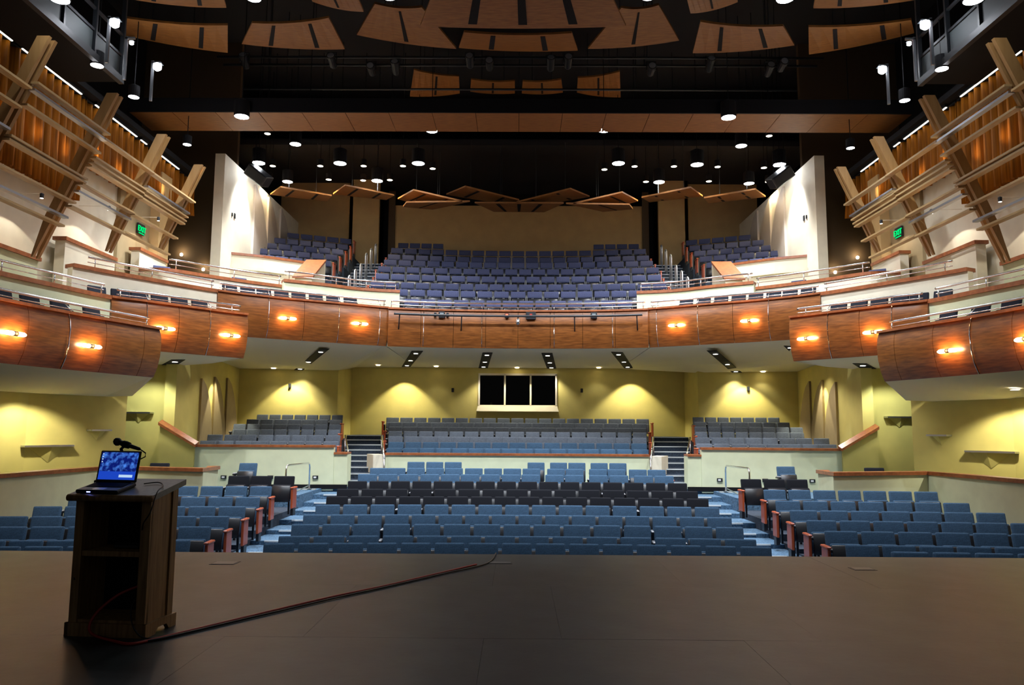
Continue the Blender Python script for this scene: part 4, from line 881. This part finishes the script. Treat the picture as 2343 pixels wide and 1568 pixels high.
for i, (px, py) in enumerate(sorted(WL)):
    pendant(px, py, 11.5 if py > 320 else 11.2, .11 if py > 320 else .1, 'small warm round downlight above the balcony, %s from the left' % ORD[i + 1], False, 1.6 if py > 400 else .8 if py > 350 else .3)
# soffit slots and recessed lamps
def path_slot(pts, label, S=1):
    P = [at(*q) for q in pts]
    t = thing('slot_light', label, 'slot light', (0, 0, 0), 0, 'slot lights in the balcony soffit')
    a, b = (P[0] + P[1]) / 2, (P[2] + P[3]) / 2
    obj('slot', MB().poly([p + Vector((0, 0, -.015)) for p in P], (0, 0, .012)), M['black'], t)
    u = (b - a)
    for k, f_ in enumerate((.12, .55, .9)):
        c = a + u * f_ + Vector((0, 0, -.02)); obj('lamp', MB().lathe([(.075, -.006), (.075, 0)], c, 14), M['lampn'], t)
        spot('slot_spot', c + Vector((0, 0, -.05)), c + Vector((0, -.3, -3)), K_SLOT, NEUT, 110, .6, .08)
def sz(px, py):
    """soffit point: plane from the balcony lip down to the rear wall"""
    d = ray(px, py); best = 24.5
    for _ in range(30):
        z = 4.26 - (best - 24.5) * .0173; best = (z - CZ) / d.z * d.y
    return best
def slotpx(q, label): path_slot([(x, y, sz(x, y)) for x, y in q], label)
slotpx([(942, 803), (968, 803), (939, 839), (919, 839)], 'dark ceiling slot with three lamps, inner left under the balcony')
slotpx([(1104, 807), (1127, 807), (1116, 842), (1095, 842)], 'dark ceiling slot with three lamps left of the booth window')
slotpx([(1239, 808), (1264, 808), (1273, 844), (1252, 844)], 'dark ceiling slot with three lamps right of the booth window')
slotpx([(1398, 805), (1425, 806), (1449, 843), (1428, 842)], 'dark ceiling slot with three lamps, inner right under the balcony')
def sz2(px, py):
    d = ray(px, py); best = 24.
    for _ in range(30):
        z = 4.26 - (best - 22.5) * .054; best = (z - CZ) / d.z * d.y
    return best
def slotpx2(q, label): path_slot([(x, y, sz2(x, y)) for x, y in q], label)
slotpx2([(731, 797), (754, 798), (692, 848), (671, 848)], 'long dark ceiling slot with lamps, outer left under the balcony')
slotpx2([(1617, 802), (1640, 802), (1700, 854), (1677, 854)], 'long dark ceiling slot with lamps, outer right under the balcony')
for S in (1, -1):
    q = [onz(x, y, ZB - PHB - .003) for x, y in ((392, 823), (424, 823), (384, 848), (345, 848))]; q = [mir(p, S) for p in q]
    t = thing('slot_light', 'dark ceiling slot with lamps in the soffit of the %s upper box' % side(S), 'slot light', (0, 0, 0), 0, 'slot lights in the balcony soffit')
    obj('slot', MB().poly([p + Vector((0, 0, -.012)) for p in q], (0, 0, .01)), M['black'], t)
    for f_ in (.15, .5):
        c = (q[0] + q[1]) / 2 * (1 - f_) + (q[2] + q[3]) / 2 * f_ - Vector((0, 0, .016)); obj('lamp', MB().lathe([(.075, -.006), (.075, 0)], c, 14), M['lampn'], t)
        spot('slot_spot', c + Vector((0, 0, -.05)), c + Vector((0, 0, -3)), K_SLOT * .7, NEUT, 110, .6, .06)
slotpx2([(556, 785), (579, 785), (545, 815), (520, 815)], 'dark slot end peeking out behind the left upper box')
slotpx2([(1793, 791), (1814, 791), (1850, 822), (1826, 822)], 'dark slot end peeking out behind the right upper box')
for k, (px, py) in enumerate(((626, 842), (743, 849), (865, 835), (998, 838), (1183, 841), (1370, 841), (1503, 839), (1627, 855), (1746, 850))):
    Y = (sz2 if px < 800 or px > 1560 else sz)(px, py) - .05; p = at(px, py, Y); t = thing('soffit_downlight', 'small round lamp in the cream soffit, %s from the left' % ORD[k + 1], 'downlight', p + Vector((0, 0, -.02)), 0, 'lamps in the cream soffit')
    obj('lens', MB().lathe([(.085, -.006), (.085, 0)], (0, 0, 0), 14), M['lampw'], t); obj('trim_ring', MB().lathe([(.085, -.002), (.11, -.004), (.11, .0)], (0, 0, 0), 14), M['white'], t)
    spot('soffit_spot', p + Vector((0, 0, -.06)), p + Vector((0, -.4, -3)), 9, NEUT, 110, .5)
for S in (1, -1):
    for px, py in ((77, 886),):
        p = at(px, py, 17.6); t = thing('soffit_downlight', 'round lamp in the soffit under the %s lower box' % side(S), 'downlight', mir((-11.0, 17.0, 2.55), S), 0, 'lamps in the box soffits')
        obj('lens', MB().lathe([(.09, -.006), (.09, 0)], (0, 0, 0), 14), M['lampw'], t); obj('trim_ring', MB().lathe([(.09, -.002), (.115, -.004), (.115, 0)], (0, 0, 0), 14), M['white'], t)
    # wall scallops: lamps near the yellow walls
    for x, y in ((-4.65, 30.85), (-8.75, 29.1)):
        zc_ = 4.08 if x > -7 else 3.82
        spot('scallop_light', mir((x, y, zc_), S), mir((x, y + .1, 0), S), K_WASH, (1, .92, .62), 96, .3, .04)
    spot('scallop_light', mir((-9.95, 26.1, 3.85), S), mir((-10.12, 26.15, 0), S), K_WASH * 1.6, (1, .95, .70), 62, .3, .04)
    spot('box_light', mir((-11.2, 18.2, 2.45), S), mir((-11.6, 18.4, 0), S), K_BOX, (1, .95, .76), 130, .4, .06)
    spot('box_light', mir((-10.6, 20.0, 2.75), S), mir((-11.2, 20.3, 0), S), K_BOX, (1, .95, .80), 124, .4, .06)
    spot('corridor_light', mir((-10.75, 21.8, 3.25), S), mir((-11.2, 22.5, 0), S), 55, (.9, 1, .92), 130, .5, .06)
spot('scallop_light', (0, 30.85, 4.08), (0, 31.0, 0), K_WASH, (1, .92, .62), 104, .3, .04)
# work lights on the side galleries
for i, (px, py, Y, lab) in enumerate(((262, 53, 16.2, 'upper left'), (301, 98, 17.4, 'middle left'), (360, 153, 19, 'lower left'), (2117, 57, 16.2, 'upper right'), (2080, 100, 17.4, 'middle right'), (2019, 160, 19, 'lower right'))):
    p = at(px, py, Y); r = .1 if 'middle' not in lab else .05; sg = 1 if px < 1180 else -1
    t = thing('work_light', 'glaring white work light on a post, %s in the black void' % lab, 'work light', p, 0, 'work lights')
    obj('lens', MB().lathe([(r * .4, -r), (r, -r * .5), (r, r * .6), (r * .4, r)], (0, 0, 0), 12), M['lampc'], t); obj('cage', MB().box(-r, r, .0, r * 1.4, r, r * 1.3), M['steel'], t)
    obj('post', MB().box(-.03 - .16 * sg, .03 - .16 * sg, .05, .1, -.9, .2).box(*sorted((-.19 * sg, .05 * sg)), .05, .09, .13, .18), M['satin'], t)
    if 'middle' not in lab: point('work_lamp', p + Vector((0, -.25, -.1)), 3, COOL, .08)
# hung loudspeakers by the white walls
for S in (1, -1):
    t = thing('hung_loudspeaker', 'black loudspeaker cluster hung beside the white %s balcony wall' % side(S), 'loudspeaker', mir(at(592, 402, 26.6), S), 0, 'hung loudspeakers')
    Mr = Matrix.Rotation(math.radians(38 * S), 3, 'Y') @ Matrix.Rotation(math.radians(20), 3, 'X')
    obj('cabinet', rbox(.85, .5, .42, .02, 1, (0, 0, 0), Mr), M['plastic'], t); obj('grille', rbox(.78, .03, .36, .01, 1, Mr @ Vector((0, -.26, 0)), Mr), M['steel'], t)
    obj('rigging', MB().tube([(-.2, .1, .1), (-.1, .1, 16 - t.location.z)], .015, 5), M['black'], t); obj('rigging', MB().tube([(.2, .1, .2), (.15, .1, 16 - t.location.z)], .015, 5), M['black'], t)

# technical rail on the balcony front
t = thing('lighting_rail', 'black lighting pipe on brackets across the centre balcony front', 'pipe', (0, 0, 0))
LR = off(LCF, .42); L_ = cum(LR)[-1]; zr = 5.24
obj('pipe', MB().tube([(q.x, q.y, zr) for q in sub(LR, .15, L_ - .15)], .035, 8), M['steel'], t, True)
for f_ in (.04, .28, .72, .96):
    q, w_ = at_len(LR, L_ * f_), at_len(LCF, CLF * f_)
    obj('bracket', MB().tube([(q.x, q.y, zr), (w_.x, w_.y, zr - .5)], .02, 6), M['steel'], t, True)
for px, lab, big in ((997, 'small box beside the left socket box', 0), (1012, 'socket box with a label, left', 1), (1025, 'small switch box right of the left socket box', 0), (1160, 'small box with red pilot lamp', 2), (1214, 'wide dark panel with red digits', 3), (1357, 'socket box with a label, right', 1)):
    s = len_px(LCF, px) if px < 1184 else CLF - len_px(LCF, 2370 - px); q = at_len(LCF, s); w_, h_ = ((.08, .14), (.2, .2), (.14, .15), (.32, .24))[big]
    b = thing('control_box', '%s on the balcony front rail' % lab, 'control box', (q.x, q.y - .12, 5.30), -q.x * .045)
    obj('case', rbox(w_, .1, h_, .01, 1), M['plastic'], b); obj('face', MB().box(-w_ * .3, w_ * .3, -.056, -.05, -h_ * .2, h_ * .3), M['dot'] if big == 2 else M['steel'] if big != 1 else M['lamin'], b)
    if big == 3:
        obj('pilot', MB().box(-.04, .04, -.06, -.055, -.05, .06), mat('dim_red', (.3, .03, .02), .4), b)
b = thing('front_camera', 'small silver camera dome below the lighting pipe at centre', 'camera', (0, 24.42, 5.06))
obj('dome', MB().lathe([(.01, -.1), (.06, -.07), (.075, 0), (.06, .05), (.03, .1)], (0, 0, 0), 12), M['satin'], b, True); obj('clamp', MB().box(-.02, .02, -.02, .02, .09, .22), M['steel'], b)

# ------------------------------------------------------------------ lectern, laptop, microphone, cables
A0, B0 = Vector((-3.46, 6.12, 0)), Vector((-2.86, 6.06, 0))
ux = (B0 - A0); WL_ = ux.length; ang = math.atan2(ux.y, ux.x); DP = .37
lc = thing('lectern', 'oak lectern with open shelves and sloping grey laminate top', 'lectern', A0, ang)
ZF, ZBK = 1.045, 1.118
sl = lambda y: ZF + (ZBK - ZF) * y / DP
def prismx(x0, x1, y0, y1, z0): return MB().hexa([Vector(p) for p in ((x0, y0, z0), (x1, y0, z0), (x1, y1, z0), (x0, y1, z0), (x0, y0, sl(y0)), (x1, y0, sl(y0)), (x1, y1, sl(y1)), (x0, y1, sl(y1)))])
obj('side_panel', prismx(.0, .03, .03, DP, .05), M['oak'], lc); rp_ = obj('side_panel', prismx(WL_ - .03, WL_, .03, DP, .05), M['oak'], lc)
obj('stile', prismx(WL_ - .02, WL_ + .012, 0, .075, .05), M['oak'], rp_); obj('stile', prismx(WL_ - .02, WL_ + .012, DP - .07, DP + .005, .05), M['oak'], rp_)
obj('face_stile', prismx(-.012, .055, -.012, .03, .05), M['oak'], lc); obj('face_stile', prismx(WL_ - .065, WL_ + .012, -.012, .03, .05), M['oak'], lc)
obj('back_panel', prismx(.03, WL_ - .03, DP - .02, DP, .05), M['black'], lc)
obj('shelf', MB().box(.03, WL_ - .03, .0, DP - .02, .60, .64), M['oak'], lc); obj('bottom_shelf', MB().box(.03, WL_ - .03, .0, DP - .02, .09, .12), M['oak'], lc)
bs = MB().box(-.03, WL_ + .03, -.03, -.0, .0, .10).box(-.03, 0, -.03, DP + .03, 0, .10); obj('plinth', bs, M['oak'], lc)
pl = MB(); pl.poly([(WL_, -.03, 0), (WL_, .1, 0), (WL_, .14, .045), (WL_, DP - .11, .045), (WL_, DP - .07, 0), (WL_, DP + .03, 0), (WL_, DP + .03, .10), (WL_, -.03, .10)], (.035, 0, 0)); obj('plinth', pl, M['oak'], lc)
tp = MB(); e0, e1 = -.06, DP + .05
tp.hexa([Vector(p) for p in ((-.05, e0, sl(e0)), (WL_ + .05, e0, sl(e0)), (WL_ + .05, e1, sl(e1)), (-.05, e1, sl(e1)), (-.05, e0, sl(e0) + .045), (WL_ + .05, e0, sl(e0) + .045), (WL_ + .05, e1, sl(e1) + .045), (-.05, e1, sl(e1) + .045))])
to = obj('top', tp, M['lamin'], lc)
obj('front_edge', MB().tube([(-.05, e0, sl(e0) + .02), (WL_ + .05, e0, sl(e0) + .02)], .027, 10), M['oak'], to, True)
sa = math.atan2(ZBK - ZF, DP); RX = Matrix.Rotation(sa, 4, 'X')
base = Matrix.Translation(A0) @ Matrix.Rotation(ang, 4, 'Z')
def on_top(x, y, h=0): return base @ Vector((x, y, sl(y) + .047 + h))
lp = thing('laptop', 'open black laptop with a blue cloud wallpaper on the lectern', 'laptop', on_top(-.005, -.045)); lp.scale = (1.0, .9, .98)
lp.rotation_euler = (base.to_3x3() @ Matrix.Rotation(sa, 3, 'X') @ Matrix.Rotation(math.radians(-2), 3, 'Z')).to_euler()
obj('base', rbox(.36, .27, .03, .008, 1, (.18, .135, .015)), M['plastic'], lp)
kb = obj('keyboard', MB().box(.025, .335, .10, .235, .03, .032), M['steel'], lp)
for rr in range(5):
    obj('key_row', MB().box(.03, .33, .105 + rr * .026, .127 + rr * .026, .032, .035), M['black'], kb)
obj('palm_rest', MB().box(.01, .35, .008, .092, .03, .0315), M['lamin'], lp); obj('touchpad', MB().box(.13, .23, .015, .08, .0315, .0325), M['satin'], lp)
obj('power_light', MB().box(.10, .13, -.002, .002, .012, .02), emi('blue_pilot', (.2, .25, 1), 4), lp)
sr = Matrix.Translation((.18, .265, .028)) @ Matrix.Rotation(math.radians(-24), 4, 'X')
ld = obj('lid', rbox(.36, .014, .265, .006, 1, (0, 0, 0)), M['plastic'], lp); ld.matrix_local = sr @ Matrix.Translation((0, 0, .135))
obj('screen', MB().box(-.163, .163, -.0085, -.0075, -.112, .118), M['screen'], ld); obj('task_bar', MB().box(.02, .14, -.0095, -.0086, -.092, -.07), M['taskbar'], ld); obj('hinge', MB().tube([(-.13, 0, -.134), (.13, 0, -.134)], .01, 8), M['plastic'], ld)
for q in range(4): obj('desktop_icon', MB().box(-.155, -.145, -.0095, -.0086, .098 - q * .022, .108 - q * .022), M['taskbar'], ld)
ms = thing('computer_mouse', 'black computer mouse beside the laptop', 'mouse', on_top(.0, .25), ang)
obj('shell', rbox(.055, .1, .03, .013, 2, (0, 0, .016)), M['plastic'], ms, True); obj('wheel', MB().tube([(-.004, -.025, .03), (.004, -.025, .03)], .008, 8), M['steel'], ms)
mc = thing('microphone', 'black handheld microphone in a clip on a short stand behind laptop', 'microphone', on_top(.12, DP - .02, -.03), ang)
obj('stand', MB().lathe([(.07, 0), (.07, .012), (.015, .02), (.013, .17), (.02, .18)], (0, 0, 0), 14), M['plastic'], mc, True)
obj('gooseneck', MB().tube([(0, 0, .17), (.0, 0, .24), (-.02, 0, .29), (.01, 0, .315)], .014, 8), M['plastic'], mc, True)
ax = Vector((1, -.1, -.28)).normalized(); o0 = Vector((-.04, 0, .345))
obj('body', MB().tube([o0 + ax * s for s in (.0, .05, .1, .2, .21)], [.022, .024, .018, .014, .01], 12), M['plastic'], mc, True)
obj('grille', MB().lathe([(.012, -.034), (.028, -.02), (.034, 0), (.028, .02), (.014, .032)], o0 - ax * .02, 14), M['steel'], mc, True)
obj('clip', MB().lathe([(.027, -.03), (.03, 0), (.027, .03)], o0 + ax * .07, 12, ax.to_track_quat('Z', 'Y').to_matrix()), M['black'], mc)
e_ = o0 + ax * .21
obj('lead', MB().tube([e_, e_ + Vector((.05, 0, -.03)), e_ + Vector((.05, 0, -.06)), e_ + Vector((-.0, 0, -.085)), e_ + Vector((-.05, .01, -.07)), e_ + Vector((-.09, .02, -.03))], .005, 6), M['black'], mc, True)
def cable(name, label, pts, r, m):
    P = dense([Vector(p) for p in pts], 8); o = obj(name, MB().tube(P, r, 6), m, None, True); return tag(o, label, 'cable')
tl = lambda x, y, h=0: on_top(x, y, h)
cable('laptop_cable', 'thin black cable curling from the laptop over the lectern edge', [tl(.40, .22, .01), tl(.50, .26, .012), tl(.60, .16, .012), tl(.66, -.02, .01), base @ Vector((.66, -.10, .95)), base @ Vector((.58, -.05, .86)), base @ Vector((.52, .05, .75)), base @ Vector((.50, .2, .66))], .005, M['blkcable'])
G = lambda px, py, z=.012: onz(px, py, z)
cable('extension_cord', 'red cord looping out of the lectern and across the stage floor', [base @ Vector((.42, .2, .34)), base @ Vector((.30, .1, .28)), base @ Vector((.22, -.04, .16)), base @ Vector((.24, -.10, .05)), G(262, 1468), G(300, 1474), G(350, 1464), G(420, 1447), G(520, 1423), G(640, 1394), G(760, 1366), G(880, 1341), G(1000, 1313), G(1090, 1292)], .011, M['redcable'])
cable('black_cord', 'black cord running beside the red one over the stage', [G(148, 1448), G(175, 1444), G(200, 1450, .01), G(290, 1470, .01), G(345, 1466), G(420, 1450), G(530, 1424), G(650, 1396), G(770, 1368), G(890, 1342), G(1010, 1314), G(1112, 1290), G(1135, 1266)], .009, M['blkcable'])
cable('thin_wire', 'thin dark wire hanging inside the lower lectern shelf', [base @ Vector((.56, .2, .40)), base @ Vector((.50, .02, .26)), base @ Vector((.53, -.05, .14)), base @ Vector((.62, -.07, .03)), G(360, 1463)], .006, M['blkcable'])
cable('strip_wire', 'black wire on the outer side of the lectern', [base @ Vector((-.03, .1, .9)), base @ Vector((-.03, .05, .55)), base @ Vector((.02, -.02, .42))], .005, M['blkcable'])
pb = thing('power_bar', 'black power bar lying at the front foot of the lectern', 'power bar', G(165, 1452, 0), ang + .35)
obj('body', rbox(.26, .05, .035, .008, 1, (.1, -.02, .018)), M['plastic'], pb); obj('plug', rbox(.03, .03, .03, .006, 1, (.2, -.02, .048)), M['plastic'], pb)
ap = thing('amplifier', 'small dark device lying on the middle lectern shelf', 'device', base @ Vector((.34, .2, .64)), ang)
obj('case', rbox(.22, .16, .035, .008, 1, (0, 0, .02)), M['plastic'], ap); obj('cover', rbox(.2, .14, .01, .004, 1, (0, 0, .042)), M['steel'], ap)
for nm, a, b, lab in (('floor_pocket', (1112, 1286), (1172, 1291), 'metal floor pocket plate near the end of the cords'), ('floor_pocket', (1940, 1299), (2008, 1306), 'metal floor pocket plate near the stage edge right'), ('floor_pocket', (495, 1285), (535, 1293), 'metal floor pocket plate near the stage edge left')):
    p, q = onz(*a, 0), onz(*b, 0); t = thing(nm, lab, 'floor plate', ((p.x + q.x) / 2, (p.y + q.y) / 2, 0)); w_, d_ = abs(q.x - p.x), abs(q.y - p.y)
    obj('frame', MB().box(-w_ / 2, w_ / 2, -d_ / 2, d_ / 2, 0, .003), M['steel'], t); obj('lid', MB().box(-w_ / 2 + .02, w_ / 2 - .02, -d_ / 2 + .02, d_ / 2 - .02, .003, .006), M['plate'], t)
